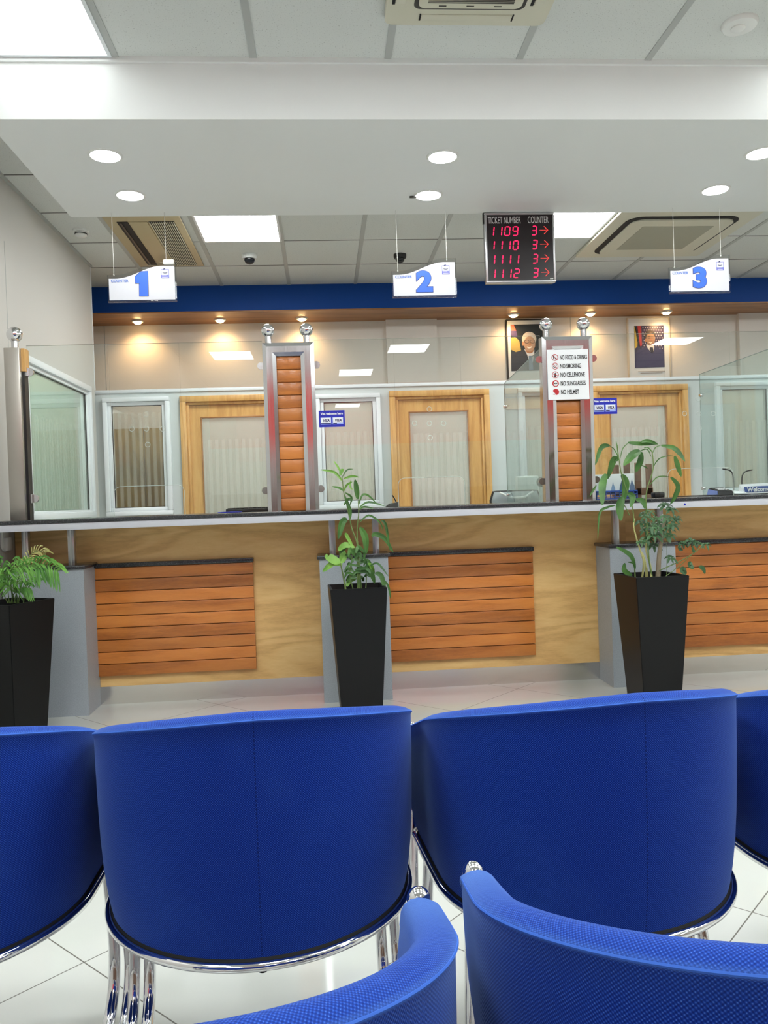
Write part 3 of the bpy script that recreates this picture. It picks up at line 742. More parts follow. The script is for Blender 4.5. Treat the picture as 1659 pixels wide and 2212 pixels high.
# polished steel frames with timber infill
def pillar(label, x0, x1, zt=.974):
    t = thing('post_frame', label, 'post', ((x0+x1)/2*K, 4.93*K, -.038*K), 'chrome post frames on the counter')
    fw = (x1-x0)*.262; a = [x0*K, x1*K]; y0 = 4.9*K; y1 = 4.97*K; z0 = -.038*K; z1 = zt*K; w_ = fw*K
    b = MB()
    for sgn, xe in ((1, a[0]), (-1, a[1])):       # mitred uprights with chamfered faces
        xi = xe+sgn*w_; xm = xe+sgn*w_*.28; xn = xe+sgn*w_*.72; yc = y0-.008
        P = lambda x, y, z: Vector((x, y, z))
        def zt_(x): return z1-abs(x-xe)*1.0
        prof = [(xe, y1), (xe, y0), (xm, yc), (xn, yc), (xi, y0), (xi, y1)]
        rows = [[P(x, y, z0) for x, y in prof], [P(x, y, z1-abs(x-xe)) for x, y in prof]]
        vs = b.grid(rows, closed=True); b.bm.faces.new(vs[0]); b.bm.faces.new(vs[1][::-1])
    b.build('upright', 'steel', t, ang=12)
    b = MB(); yc = y0-.008
    prof = [(0, y1), (0, y0), (w_*.28, yc), (w_*.72, yc), (w_, y0), (w_, y1)]
    rows = [[Vector((a[0]+d, y, z1-d)) for d, y in prof], [Vector((a[1]-d, y, z1-d)) for d, y in prof]]
    vs = b.grid(rows, closed=True); b.bm.faces.new(vs[0]); b.bm.faces.new(vs[1][::-1]); b.build('top_rail', 'steel', t, ang=12)
    b = MB(); n = 12; zb = z0; h = (z1-w_-zb)/n
    for k in range(n): b.box(a[0]+w_, a[1]-w_, y0+.015, y0+.05, zb+k*h+.0018, zb+(k+1)*h-.0012, .0025)
    b.build('plank_infill', 'plank', t)
    MB().box(a[0]+w_, a[1]-w_, y0+.045, y1, z0, z1-w_).build('backing', 'soffit_wood', t, smooth=False)
    for xx in (a[0]+w_*.44, a[1]-w_*.52):
        b = MB(); b.cyl((xx, y0+.03, z1-.004), (xx, y0+.03, z1+.045), .0185); f = b.build('finial', 'steel', t)
        b = MB(); b.sphere((xx, y0+.03, z1+.075), .0385, u=40, v=24); b.build('ball', 'chrome', f)
    for xx, s in ((a[0], -1), (a[1], 1)):
        for zc in (.84*K, .09*K):
            b = MB(); b.cyl((xx+s*.012, y0+.018, zc), (xx+s*.012, y0+.032, zc), .0205); b.build('glass_clamp', 'steel', t)
    return t
pillar('chrome post frame with two ball tops and bare timber planks, left of the middle plant', -.334, -.026)
pf = pillar('chrome post frame with two ball tops carrying the prohibition notice', 1.366, 1.681)
pf.rotation_euler = (math.radians(1.2), 0, 0)
# single post by the left wall
t = thing('end_post', 'single satin steel post with a ball top beside the left wall', 'post', (-1.765*K, 4.9*K, -.038*K))
b = MB(); kb(b, -1.811, -1.724, 4.83, 4.93, -.038, .963, .003); b.build('upright', mat('satin_steel', (.50, .47, .43, 1), .32, 1), t)
b = MB(); kb(b, -1.724, -1.704, 4.86, 4.93, .83, .963); b.build('timber_strip', 'oak_door', t, smooth=False)
b = MB(); kb(b, -1.724, -1.712, 4.87, 4.93, -.038, .83); b.build('glass_channel', 'black', t, smooth=False)
b = MB(); b.cyl((-1.763*K, 4.88*K, .962*K), (-1.763*K, 4.88*K, 1.015*K), .019); f = b.build('finial', 'steel', t)
b = MB(); b.sphere((-1.763*K, 4.88*K, 1.048*K), .043); b.build('ball', 'chrome', f)
for zc in (.83, .088):
    b = MB(); b.cyl((-1.692*K, 4.895*K, zc*K), (-1.692*K, 4.91*K, zc*K), .022); kb(b, -1.725, -1.70, 4.88, 4.92, zc-.025, zc+.025); b.build('glass_clamp', 'steel', t)

# glass screens
def rounded_arch(x0, x1, z0, z1, r, n=8):
    P = [(x0, z0)]
    P += [(x0+r-r*math.cos(a), z1-r+r*math.sin(a)) for a in [PI/2*k/n for k in range(n+1)]]
    P += [(x1-r+r*math.sin(a), z1-r+r*math.cos(a)) for a in [PI/2*k/n for k in range(n+1)]]
    return P+[(x1, z0)]
GY = 4.915
def screen(label, x0, x1, holes, arch, z1=.988):
    t = thing('glass_screen', label, 'glass screen', ((x0+x1)/2*K, GY*K, -.038*K), 'teller glass screens')
    b = MB(); zb = -.038
    ax0, ax1, az = arch
    kb(b, x0, ax0, GY, GY+.008, zb, z1); kb(b, ax1, x1, GY, GY+.008, zb, z1)
    # the part above the pass-through has the rounded cut
    P = rounded_arch(ax0*K, ax1*K, zb*K, az*K, .04)[1:-1]
    top = [(ax1*K, z1*K), (ax0*K, z1*K)]
    b.poly(P[:]+top, GY*K, .008*K); b.build('pane', 'glass', t, smooth=False)
    b = MB(); A = rounded_arch(ax0*K, ax1*K, zb*K, az*K, .04)
    b.tube([(x, GY*K+.003, z) for x, z in A], .0016, 6); b.build('pass_through_edge', 'glass_edge', t)
    b = MB(); kb(b, x0, x1, GY, GY+.008, z1, z1+.0015); b.build('top_edge', mat('glass_top_edge', srgb(150, 150, 138), .3), t, smooth=False)
    for hx, hz in holes:
        b = MB(); n = 24; rr = .0135
        b.tube([(hx*K+rr*math.cos(2*PI*k/n), GY*K-.001, hz*K+rr*math.sin(2*PI*k/n)) for k in range(n+1)], .0013, 6); b.build('speak_hole', 'glass_edge', t)
screen('teller glass screen at counter 1 beside the left wall', -1.712, -.336, [(-1.035, .569), (-1.122, .483), (-1.036, .481), (-.942, .478), (-1.032, .387)], (-1.242, -.828, .142))
screen('teller glass screen at counter 2 between the chrome post frames', -.024, 1.364, [(.664, .554), (.570, .470), (.661, .467), (.749, .465), (.663, .380)], (.457, .866, .138))
screen('teller glass screen at counter 3 right of the notice', 1.683, 3.4, [(2.360, .574), (2.270, .484), (2.363, .481), (2.455, .479), (2.363, .389)], (2.152, 2.575, .140))
def side_glass(label, x, y0, y1, z0, z1a, z1b):
    t = thing('side_glass', label, 'glass panel', (x, (y0+y1)/2, z0), 'greenish side glass panels')
    b = MB(); b.hull8([(x-.004, y0, z0), (x+.004, y0, z0), (x+.004, y0, z1a), (x-.004, y0, z1a)], [(x-.004, y1, z0), (x+.004, y1, z0), (x+.004, y1, z1b), (x-.004, y1, z1b)])
    b.build('pane', 'glass_side', t, smooth=False)
    b = MB(); b.tube([(x, y0, z1a), (x, y1, z1b), (x, y1, z0)], .003, 6); b.build('pane_edge', mat('side_glass_edge', srgb(140, 150, 146), .3), t)
    for zc in (z0+.05, z1b-.17):
        b = MB(); b.box(x-.012, x+.012, y1-.03, y1+.004, zc-.012, zc+.012, .003); b.cyl((x, y1, zc), (x+.03, y1, zc+.01), .006); b.build('clamp', 'chrome', t)
side_glass('greenish glass panel running back from the notice post frame', 1.395*K, 4.99*K, 6.05*K, -.038*K, .93*K, .862*K)
side_glass('greenish glass panel at right above the card reader', 3.02, 4.72, 6.25, -.038*K, .94, .925)
# desks behind, carrying the back of the counter
b = MB(); b.box(XL+.0, XR, 5.16*K+.004, 5.3, FL, -.099*K); tag(b.build('desk_carcass', 'white', smooth=False), 'plain carcass under the back half of the counter top', 'counter')

# ------------------------------------------------------------------ notice and stickers
nx0, nx1, nz0, nz1 = 1.393*K, 1.650*K, .585*K, .891*K; ny = 4.9*K-.031
t = thing('notice_board', 'white notice listing no food, smoking, cellphone, sunglasses and helmet', 'sign', ((nx0+nx1)/2, ny, nz0))
MB().box(nx0, nx1, ny, ny+.003, nz0, nz1).build('sheet', 'paper', t, smooth=False)
nw = nx1-nx0; nh = nz1-nz0
for k, s in enumerate(('NO FOOD & DRINKS', 'NO SMOKING', 'NO CELLPHONE', 'NO SUNGLASSES', 'NO HELMET')):
    zc = nz1-nh*(.155+.173*k); xc = nx0+nw*.185
    b = MB(); b.text(s, nx0+nw*.305, zc-.0125, ny-.0012, .0355, 'LEFT', .0006, .485 if k == 0 else .555); b.build('lettering', 'ink', t, smooth=False)
    b = MB(); R = .0195
    def disc(r, x, z, n=28, sx=1, sz=1): return [(x+r*sx*math.cos(2*PI*q/n), z+r*sz*math.sin(2*PI*q/n)) for q in range(n)]
    if k < 3:
        n = 28; b2 = MB()
        if k == 0: b2.poly([(xc-.010, zc+.011), (xc-.002, zc+.011), (xc-.003, zc-.011), (xc-.008, zc-.011)], ny-.0012, .0008); b2.poly([(xc+.002, zc-.003), (xc+.012, zc-.006), (xc+.012, zc-.011), (xc+.001, zc-.011)], ny-.0012, .0008)
        if k == 1: b2.poly([(xc-.011, zc-.001), (xc+.006, zc-.009), (xc+.005, zc-.012), (xc-.012, zc-.004)], ny-.0012, .0008); b2.poly(disc(.003, xc+.007, zc+.006, 8), ny-.0012, .0008)
        if k == 2: b2.poly([(xc-.004, zc+.010), (xc+.005, zc+.010), (xc+.003, zc-.012), (xc-.006, zc-.012)], ny-.0012, .0008); b2.poly([(xc+.002, zc+.014), (xc+.005, zc+.014), (xc+.005, zc+.010), (xc+.002, zc+.010)], ny-.0012, .0008)
        outer = [Vector((x, ny-.0022, z)) for x, z in disc(R, xc, zc)]; inner = [Vector((x, ny-.0022, z)) for x, z in disc(R-.003, xc, zc)]
        b.grid([outer, inner], closed=True)
        a = math.radians(-45 if k < 2 else -20); d = Vector((math.cos(a), 0, math.sin(a))); e = Vector((-d.z, 0, d.x))*.0014; c0 = Vector((xc, ny-.0022, zc))
        vs = [b.bm.verts.new(c0+d*(R-.001)+e), b.bm.verts.new(c0+d*(R-.001)-e), b.bm.verts.new(c0-d*(R-.001)-e), b.bm.verts.new(c0-d*(R-.001)+e)]; b.bm.faces.new(vs)
        ic = b.build('icon', 'icon_red', t, smooth=False); b2.build('pictogram', 'ink', ic, smooth=False)
    elif k == 3:
        b.poly(disc(R, xc, zc), ny-.0012, .0008); ic = b.build('icon', 'icon_red', t, smooth=False)
        b = MB(); b.poly(disc(.0135, xc, zc-.001, sx=.9, sz=1.05), ny-.002, .0006); f_ = b.build('face', 'paper', ic, smooth=False)
        b = MB(); b.poly([(xc-.011, zc+.004), (xc+.011, zc+.004), (xc+.009, zc-.003), (xc+.002, zc-.003), (xc, zc), (xc-.002, zc-.003), (xc-.009, zc-.003)], ny-.0028, .0006); b.poly(disc(.003, xc, zc-.009, 10), ny-.0028, .0006)
        g_ = b.build('shades', 'ink', t, smooth=False)
    else:
        P = [(xc+.019*math.cos(a), zc+.001+.018*math.sin(a)) for a in [math.radians(-40+200*q/18) for q in range(19)]]+[(xc-.010, zc-.003), (xc-.004, zc-.006), (xc-.003, zc-.013), (xc+.006, zc-.017)]
        b.poly(P, ny-.0012, .0008); b.poly([(xc-.017, zc-.012), (xc-.004, zc-.014), (xc-.004, zc-.0155), (xc-.017, zc-.0135)], ny-.0012, .0008); b.build('icon', 'icon_red', t, smooth=False)
def visa(label, x0, z0, x1=None):
    y = GY*K-.0015; w_ = .156*K; h_ = .1*K; x0 *= K; z0 *= K
    t = thing('card_sticker', label, 'sticker', (x0+w_/2, y, z0), 'blue payment card stickers')
    MB().box(x0, x0+w_, y, y+.0012, z0, z0+h_).build('sheet', 'visa_blue', t, smooth=False)
    b = MB(); b.text('Visa welcome here', x0+w_/2, z0+h_*.75, y-.0008, .0175, 'CENTER', .0006, .94); b.build('lettering', 'paper', t, smooth=False)
    for k in range(2):
        cx0 = x0+w_*(.06+.465*k); cw = w_*.41; cz0 = z0+h_*.15; ch = h_*.44
        b = MB(); b.box(cx0, cx0+cw, y-.0008, y, cz0, cz0+ch, 0); cd = b.build('card_mark', mat('card_pale', srgb(150, 170, 235), .4), t, smooth=False)
        b = MB(); b.box(cx0+.003, cx0+cw-.002, y-.0013, y-.0008, cz0+ch*.27, cz0+ch-.002); b.build('card_field', 'paper', cd, smooth=False)
        b = MB(); b.text('VISA', cx0+cw/2+.001, cz0+ch*.40, y-.0018, .0205, 'CENTER', .0007, .98, shear=.25)
        b.box(cx0+.003, cx0+cw*(.97 if k == 0 else .4), y-.0013, y-.0008, cz0+.003, cz0+ch*.20); b.build('card_name', 'visa_dark', cd, smooth=False)
visa('blue payment card sticker on the glass right of the left post frame', -.010, .461)
visa('blue payment card sticker on the glass right of the notice', 1.683, .494)

# ------------------------------------------------------------------ portraits on the back wall
def flat(name, m, parent, pts, y, th=.0012):
    P = [at(px, py, YB) for px, py in pts]
    return MB().poly([(p.x, p.z) for p in P], y, th).build(name, m, parent, smooth=False)
def ell(cx, cy, rx, ry, n=22, a0=0, a1=360): return [(cx+rx*math.cos(math.radians(a0+(a1-a0)*k/n)), cy+ry*math.sin(math.radians(a0+(a1-a0)*k/n))) for k in range(n if a1-a0 == 360 else n+1)]
def cm(n, r, g, b_, ro=.5): return mat(n, srgb(r, g, b_), ro)
# portrait 1
x0, x1, z0, z1 = 1.827, 2.235, 1.11, 1.725; yf = YB-.03
t = thing('framed_portrait', 'framed photo of a white-haired person in glasses and a dark suit', 'picture', ((x0+x1)/2, YB, z0))
b = MB(); b.frame(x0, x1, z0, z1, yf-.008, YB-.001, .012, .003); b.build('frame', 'black', t)
MB().box(x0+.012, x1-.012, yf, YB-.002, z0+.012, z1-.012).build('mount', 'paper', t, smooth=False)
pic = flat('photo', cm('photo_dark', 34, 40, 42, .3), t, [(1101, 703), (1180, 701), (1182, 801), (1103, 803)], yf-.002)
q = yf-.0035
flat('flag_red', cm('flag_red', 226, 96, 70), pic, [(1101.5, 703.5), (1108, 703), (1113, 716), (1101.5, 716)], q)
flat('flag_blue', cm('flag_blue', 62, 52, 100), pic, [(1101.5, 716), (1113, 716), (1116, 728), (1111, 731), (1101.5, 725)], q)
flat('flag_yellow', cm('flag_yellow', 186, 162, 84), pic, [(1101.8, 731), (1112, 730), (1120, 738), (1124, 760), (1115, 763), (1102.2, 757)], q)
flat('suit', cm('suit_dark', 44, 46, 58), pic, [(1102.5, 766), (1112, 762), (1129, 757), (1135, 752), (1150, 757), (1166, 764), (1179, 772), (1181, 800), (1103.5, 802)], q-.0012)
flat('shirt', cm('shirt_white', 216, 220, 228), pic, [(1130, 755), (1137, 768), (1141, 782), (1149, 784), (1152, 768), (1152, 757), (1142, 762)], q-.0024)
flat('tie', cm('tie_blue', 110, 136, 170), pic, [(1140, 770), (1147, 770), (1150, 800), (1141, 801)], q-.0036)
flat('neck', cm('skin_shade', 168, 118, 84), pic, ell(1142, 757, 9, 8), q-.0036)
flat('hair', cm('hair_white', 206, 200, 190), pic, ell(1141, 734, 15.5, 15.5), q-.0036)
flat('face', cm('skin', 178, 146, 124), pic, ell(1142, 744.5, 12.2, 16.5), q-.0048)
flat('ear', cm('skin_ear', 186, 136, 100), pic, ell(1128, 744, 2.4, 5, 12), q-.0047)
b = MB()
for cx_ in (1136, 1148):
    P = [at(a, c, YB) for a, c in ell(cx_, 739.5, 5, 3.4, 16)]; P.append(P[0]); b.tube([(p.x, q-.0066, p.z) for p in P], .0016, 5)
P = [at(1129, 737.5, YB), at(1131, 738.5, YB)]; b.tube([(p.x, q-.0066, p.z) for p in P], .0016, 5)
b.build('glasses', cm('spectacle_frame', 70, 60, 60), pic)
flat('smile', cm('teeth', 232, 226, 220), pic, [(1136, 750), (1141, 751.5), (1147, 749.5), (1145, 753.5), (1140, 754.5), (1137, 753)], q-.006)
flat('nose', cm('skin_nose', 178, 128, 92), pic, [(1141.5, 740), (1143.5, 740), (1145.5, 746.5), (1140, 747)], q-.006)
# portrait 2
x0, x1, z0, z1 = 3.035, 3.464, 1.07, 1.722
t = thing('framed_portrait', 'framed photo of a dark-haired person in a blue suit before a starred flag', 'picture', ((x0+x1)/2, YB, z0))
b = MB(); b.frame(x0, x1, z0, z1, yf-.008, YB-.001, .012, .003); b.build('frame', cm('pale_wood_frame', 222, 210, 190), t)
MB().box(x0+.012, x1-.012, yf, YB-.002, z0+.012, z1-.012).build('mount', 'paper', t, smooth=False)
pic = flat('photo', cm('photo_navy', 58, 52, 84, .3), t, [(1367, 705.5), (1430.5, 704.5), (1433, 794), (1369.5, 796)], yf-.002)
flat('flag_yellow', cm('flag_yellow2', 206, 176, 62), pic, [(1367.2, 706), (1370, 710), (1375, 735), (1374, 750), (1368.5, 755)], q)
flat('flag_black', cm('flag_black', 36, 34, 44), pic, [(1368, 705.8), (1374, 705.6), (1379, 750), (1376, 750)], q)
flat('flag_red', cm('flag_red2', 186, 48, 52), pic, [(1374, 705.6), (1382, 705.4), (1384, 748), (1380, 750)], q)
b = MB()
for i in range(9):
    for j in range(9):
        px, py = 1386+i*5.2+(j % 2)*2.6, 709+j*5.6
        if px < 1430 and py < 757: P = [at(a, c, YB) for a, c in ell(px, py, 1.2, 1.3, 6)]; b.poly([(p.x, p.z) for p in P], q, .001)
b.build('stars', cm('stars', 196, 186, 200), pic, smooth=False)
flat('suit', cm('suit_blue', 62, 62, 104), pic, [(1370, 766), (1376, 757), (1392, 751), (1396, 746), (1412, 750), (1424, 755), (1432, 764), (1432.5, 793), (1370, 795)], q-.0012)
flat('shirt', cm('shirt_white2', 214, 216, 226), pic, [(1393, 745), (1396, 754), (1404, 763), (1409, 762), (1410, 750), (1408, 747)], q-.0024)
flat('tie', cm('tie_dark', 40, 38, 60), pic, [(1401, 752), (1407, 752), (1409, 762), (1404, 764), (1400, 756)], q-.0036)
flat('hair', cm('hair_dark', 40, 32, 34), pic, ell(1401, 726, 11.5, 11), q-.0036)
flat('face', cm('skin2', 146, 114, 94), pic, ell(1402, 734, 9.6, 13.5), q-.0048)
flat('ear', cm('skin_ear2', 166, 116, 86), pic, ell(1391.5, 737, 1.8, 4, 10), q-.0047)
flat('brows', cm('brow', 60, 44, 40), pic, [(1395.5, 729), (1399, 728.2), (1402, 728.8), (1405, 728.2), (1408.5, 727.4), (1408.5, 728.4), (1396, 730)], q-.006)
flat('eyes', cm('eyes', 50, 36, 34), pic, [(1396.5, 732.2), (1400.5, 732), (1404.5, 731.6), (1408, 731.4), (1408, 732.4), (1396.5, 733.2)], q-.006)
flat('nose', cm('nose2', 158, 108, 80), pic, [(1402, 732), (1404, 732), (1405.5, 737), (1400.5, 737.5)], q-.0062)
flat('smile', cm('teeth2', 222, 214, 210), pic, [(1397, 740.5), (1402, 741.5), (1407, 740), (1402, 744)], q-.0062)
b = MB()
for k in range(2):
    P = at(1376+k*5, 804+k*3.2, YB); b.box(P.x, P.x+.27-k*.05, q-.001, q+.002, P.z-.003, P.z+.003)
b.build('caption', cm('caption_grey', 176, 170, 165), t, smooth=False)

# ------------------------------------------------------------------ office cabinet behind the first window
a = at(246, 931, 7.5); c = at(362, 929, 7.5)
t = thing('office_cabinet', 'light brown two-door cabinet seen through the leftmost partition window', 'cabinet', (-1.62, 7.5, FL))
MB().box(-2.1, -1.15, 7.32, 7.7, FL, a.z).build('body', 'cab_wood', t, smooth=False)
j = at(312, 1000, 7.3).x
MB().box(-2.095, j-.002, 7.30, 7.32, FL+.05, a.z-.004, .003).build('door', 'cab_wood', t)
MB().box(j+.002, -1.155, 7.30, 7.32, FL+.05, a.z-.004, .003).build('door', 'cab_wood', t)

t = thing('low_cabinet', 'brown low cabinet seen through the bottom of the left wall window', 'cabinet', (-3.0, 6.0, FL))
MB().box(-3.5, -2.7, 5.3, 6.5, FL, .035, .004).build('body', 'cab_wood', t)
MB().box(-2.7, -2.68, 5.32, 6.48, FL+.05, .02, .003).build('door', 'cab_wood', t)

# ------------------------------------------------------------------ things on and behind the counter
ZS = -.038*K
def lowbox(name, label, cat, x0, x1, y0, y1, h, m, bev=.003):
    return tag(MB().box(x0, x1, y0, y1, ZS, ZS+h, bev).build(name, m), label, cat)
lowbox('blue_folder', 'flat blue folder on the counter top at counter 1', 'folder', -.64, -.50, 4.95, 5.15, .006, 'visa_blue', .002)
t = thing('keyboard', 'black keyboard tray behind the glass left of the left post frame', 'keyboard', (-.44, 5.1, ZS))
MB().box(-.60, -.27, 5.02, 5.18, ZS, ZS+.022, .004).build('body', 'black', t)
b = MB()
for i in range(12):
    for j_ in range(3): b.box(-.59+i*.026, -.59+i*.026+.021, 5.035+j_*.045, 5.035+j_*.045+.036, ZS+.022, ZS+.028, .002)
b.build('keys', 'ink', t)
t = thing('pen_holder', 'small black wedge with a pen at counter 2', 'pen holder', (.40, 4.85, ZS))
b = MB(); b.hull8([(.365, 4.83, ZS), (.452, 4.83, ZS), (.452, 4.89, ZS), (.365, 4.89, ZS)], [(.395, 4.835, ZS+.022), (.450, 4.835, ZS+.030), (.450, 4.885, ZS+.030), (.395, 4.885, ZS+.022)]); b.build('base', 'black', t, smooth=False)
b = MB(); b.tube([(.438, 4.86, ZS+.025), (.428, 4.86, ZS+.05), (.414, 4.86, ZS+.072)], .0035, 8); b.build('pen', 'ink', t)
b = MB(); b.tube([(.432, 4.862, ZS+.025), (.430, 4.862, ZS+.052)], .003, 8); b.build('pen_cap', 'paper', t)
# teller's office chair back
t = thing('office_chair', 'grey mesh-backed office chair behind the glass left of the notice frame', 'chair', (1.385, 5.95, FL))
b = MB(); cyo = 5.9
rows = []
for i in range(9):
    u = i/8; z = -.45+.49*u
    rows.append([Vector((1.42+(s_-.5)*2*(.165+.02*math.sin(u*2)-(.02 if u > .9 else 0)), cyo+.03*math.cos((s_-.5)*PI)+.02*u, z)) for s_ in [k/12 for k in range(13)]])
b.grid(rows); o = b.build('backrest', cm('grey_mesh', 150, 156, 160, .7), t); md = o.modifiers.new('s', 'SOLIDIFY'); md.thickness = .015
b = MB(); P = [r_[0] for r_ in rows]+rows[-1][1:-1]+[r_[-1] for r_ in rows][::-1]; b.tube(P, .011, 8); b.build('back_frame', 'ink', t)
b = MB(); b.tube([(1.30, cyo+.0, .035), (1.33, cyo-.01, .02), (1.37, cyo-.012, .0), (1.42, cyo-.014, -.006), (1.49, cyo-.012, .0), (1.52, cyo-.01, .02), (1.55, cyo, .035)], .008, 8, 3); b.build('top_grip', 'plastic', t)
b = MB(); b.box(1.20, 1.64, 5.93, 6.36, -.68, -.61, .03); b.build('seat', 'ink', t)
b = MB(); b.cyl((1.42, 6.14, -.68), (1.42, 6.14, -1.05), .03)
for k in range(5): a_ = 2*PI*k/5; b.tube([(1.42, 6.14, -1.05), (1.42+.27*math.cos(a_), 6.14+.27*math.sin(a_), -1.09)], .018, 8); b.sphere((1.42+.27*math.cos(a_), 6.14+.27*math.sin(a_), FL+.025), .025)
b.tube([(1.42, cyo+.05, -.42), (1.42, cyo+.08, -.6), (1.42, 6.1, -.69)], .02, 8); b.build('base', 'black', t)
# computer screen and webcam behind the notice frame
t = thing('monitor', 'white computer screen seen edge-on behind the notice post frame', 'monitor', (1.5, 6.25, -.40))
b = MB(); b.box(1.50, 1.68, 6.2, 6.24, -.1, .16, .012); b.build('screen', 'plastic', t)
b = MB(); b.box(1.512, 1.668, 6.195, 6.2, -.088, .148, .004); b.build('display', cm('screen_grey', 196, 204, 200, .3), t)
b = MB(); b.cyl((1.6, 6.24, -.42), (1.6, 6.24, -.05), .02); b.box(1.5, 1.7, 6.18, 6.33, -.42, -.40, .005); b.build('stand', 'plastic', t)
b = MB(); b.box(1.0, 2.9, 6.0, 6.6, -.45, -.42, .004); b.box(1.0, 1.04, 6.0, 6.6, FL, -.45); b.box(2.86, 2.9, 6.0, 6.6, FL, -.45)
tag(b.build('teller_desk', 'greyboard'), 'low desk behind the teller glass', 'desk')
t = thing('desk_fan', 'small dark round device on a white base beside the notice post', 'desk fan', (1.375, 5.0, ZS))
c_ = at(1172, 1041, 5.3); b = MB(); b.cyl((c_.x, 5.29, c_.z), (c_.x, 5.33, c_.z), .034); b.build('head', 'ink', t)
b = MB(); b.box(c_.x-.018, c_.x+.03, 5.29, 5.33, -.099*K, c_.z-.03, .004); b.build('stem', 'plastic', t)
t['label'] = 'small dark round device on a white stem behind the notice post'
# white box with a mouse-like corner next to the office chair
tag(MB().box(1.585-.17*0, 1.615, 5.28, 5.29, ZS, ZS+.001).build('paper_slip', 'paper', smooth=False), 'paper slip lying by the notice post', 'paper')
# brochure box: white pictured card in a blue basket
bx = 1.77*K
t = thing('brochure_box', 'white and blue pictured box in a blue basket behind the tall plant', 'box', (1.85*K, 5.1, ZS))
X0, X1 = at(1289, 1060, 5.05).x, at(1378, 1060, 5.05).x
MB().box(X0+.006, X1-.01, 5.08, 5.2, ZS+.03, at(1330, 1024, 5.08).z, .002).build('card', 'paper', t)
b = MB(); b.frame(X0, X1, ZS, ZS+.055, 5.055, 5.23, .005)
for k in range(9): b.box(X0+k*(X1-X0)/9, X0+k*(X1-X0)/9+.004, 5.052, 5.06, ZS, ZS+.055)
for k in range(3): b.box(X0, X1, 5.052, 5.06, ZS+.012+k*.017, ZS+.016+k*.017)
b.box(X0, X1, 5.06, 5.23, ZS, ZS+.006)
b.build('basket', cm('basket_blue', 52, 92, 180, .4), t, smooth=False)
for k, (px, hh, ww) in enumerate(((1302, .062, .02), (1325, .075, .016), (1345, .095, .022), (1366, .09, .02))):
    p = at(px, 1060, 5.075); b = MB(); zb = ZS+.035; 
    b.poly([(p.x-ww, zb), (p.x+ww, zb), (p.x+ww*.8, zb+hh*.55), (p.x+ww*.3, zb+hh*.75), (p.x, zb+hh), (p.x-ww*.3, zb+hh*.75), (p.x-ww*.7, zb+hh*.5)], 5.0785, .001)
    b.build('printed_figure', cm('print_%d' % k, (150, 130, 60, 100)[k], (180, 160, 90, 120)[k], (205, 190, 120, 150)[k]), t, smooth=False)
tag(MB().box(at(1356, 1040, 5.25).x, at(1364, 1040, 5.25).x, 5.22, 5.24, -.099*K+.005, at(1360, 1037, 5.25).z, .002).build('blue_stand', cm('stand_blue', 60, 100, 190)), 'narrow blue stand behind the brochure box', 'stand')
# wooden slatted chair beyond
t = thing('slatted_chair', 'dark wooden slat-backed chair behind the tall plant', 'chair', (2.28, 5.95, FL))
b = MB(); yy = 5.8
xa = at(1331, 1030, yy).x; xb = at(1402, 1030, yy).x; zt = at(1370, 1003, yy).z
for k in range(4): xk = xa+(xb-xa)*(k+.0)/3.0; b.box(xk-.02, xk+.025, yy, yy+.02, -.2 if k % 3 else -.70, zt+(.012 if k in (1, 2) else 0), .004)
b.build('slat', 'chair_wood', t)
b = MB(); b.box(xa-.03, xb+.03, yy, yy+.022, -.02, .035, .004); b.box(xa-.03, xb+.03, yy, yy+.022, -.22, -.17, .004); b.build('rail', 'chair_wood', t)
b = MB(); b.box(xa-.04, xb+.04, yy, yy+.4, -.70, -.66, .006); b.build('seat', 'chair_wood', t)
for (lx_, ly_) in ((xa-.02, yy+.01), (xb+.02, yy+.01), (xa-.02, yy+.38), (xb+.02, yy+.38)):
    b = MB(); b.box(lx_-.018, lx_+.018, ly_-.01, ly_+.02, FL, -.70); b.build('leg', 'chair_wood', t, smooth=False)
# stapler like block, card reader, welcome plate, stands
t = thing('stamp_pad', 'small black desk device right of the brochure box', 'desk device', (2.08, 5.0, ZS))
X0 = at(1412, 1070, 5.0).x; X1 = at(1434, 1070, 5.0).x
b = MB(); b.box(X0, X1, 4.98, 5.05, ZS, at(1422, 1063, 5.0).z, .008); b.build('body', 'black', t)
t = thing('card_reader', 'black and blue card reader on the counter at right', 'card reader', (2.46, 4.9, ZS))
X0 = at(1542, 1068, 4.9).x; X1 = at(1581, 1068, 4.9).x
b = MB(); b.hull8([(X0, 4.86, ZS), (X1, 4.86, ZS), (X1, 5.0, ZS), (X0, 5.0, ZS)], [(X0+.006, 4.865, ZS+.03), (X1-.004, 4.865, ZS+.026), (X1-.01, 4.99, ZS+.052), (X0+.012, 4.99, ZS+.052)])
bmesh.ops.bevel(b.bm, geom=b.bm.edges[:], offset=.006, segments=2, affect='EDGES'); b.build('body', 'black', t)
b = MB(); b.hull8([(X0-.002, 4.865, ZS+.004), (X0+.004, 4.859, ZS+.004), (X0+.004, 4.99, ZS+.004), (X0-.002, 4.99, ZS+.004)], [(X0+.002, 4.865, ZS+.028), (X0+.006, 4.862, ZS+.028), (X0+.009, 4.99, ZS+.042), (X0+.008, 4.99, ZS+.042)]); b.build('side_grip', cm('reader_blue', 110, 130, 190), t, smooth=False)
b = MB()
for i in range(3):
    for j_ in range(2): xk = X0+.03+i*.02; b.box(xk, xk+.014, 4.89+j_*.03, 4.91+j_*.03, ZS+.036+j_*.006, ZS+.041+j_*.006, .002)
b.build('keypad', 'paper', t)
lowbox('writing_pad', 'dark writing mat on the counter at right', 'mat', at(1500, 1072, 4.85).x, 3.3, 4.85, 5.15, .006, 'black', .002)
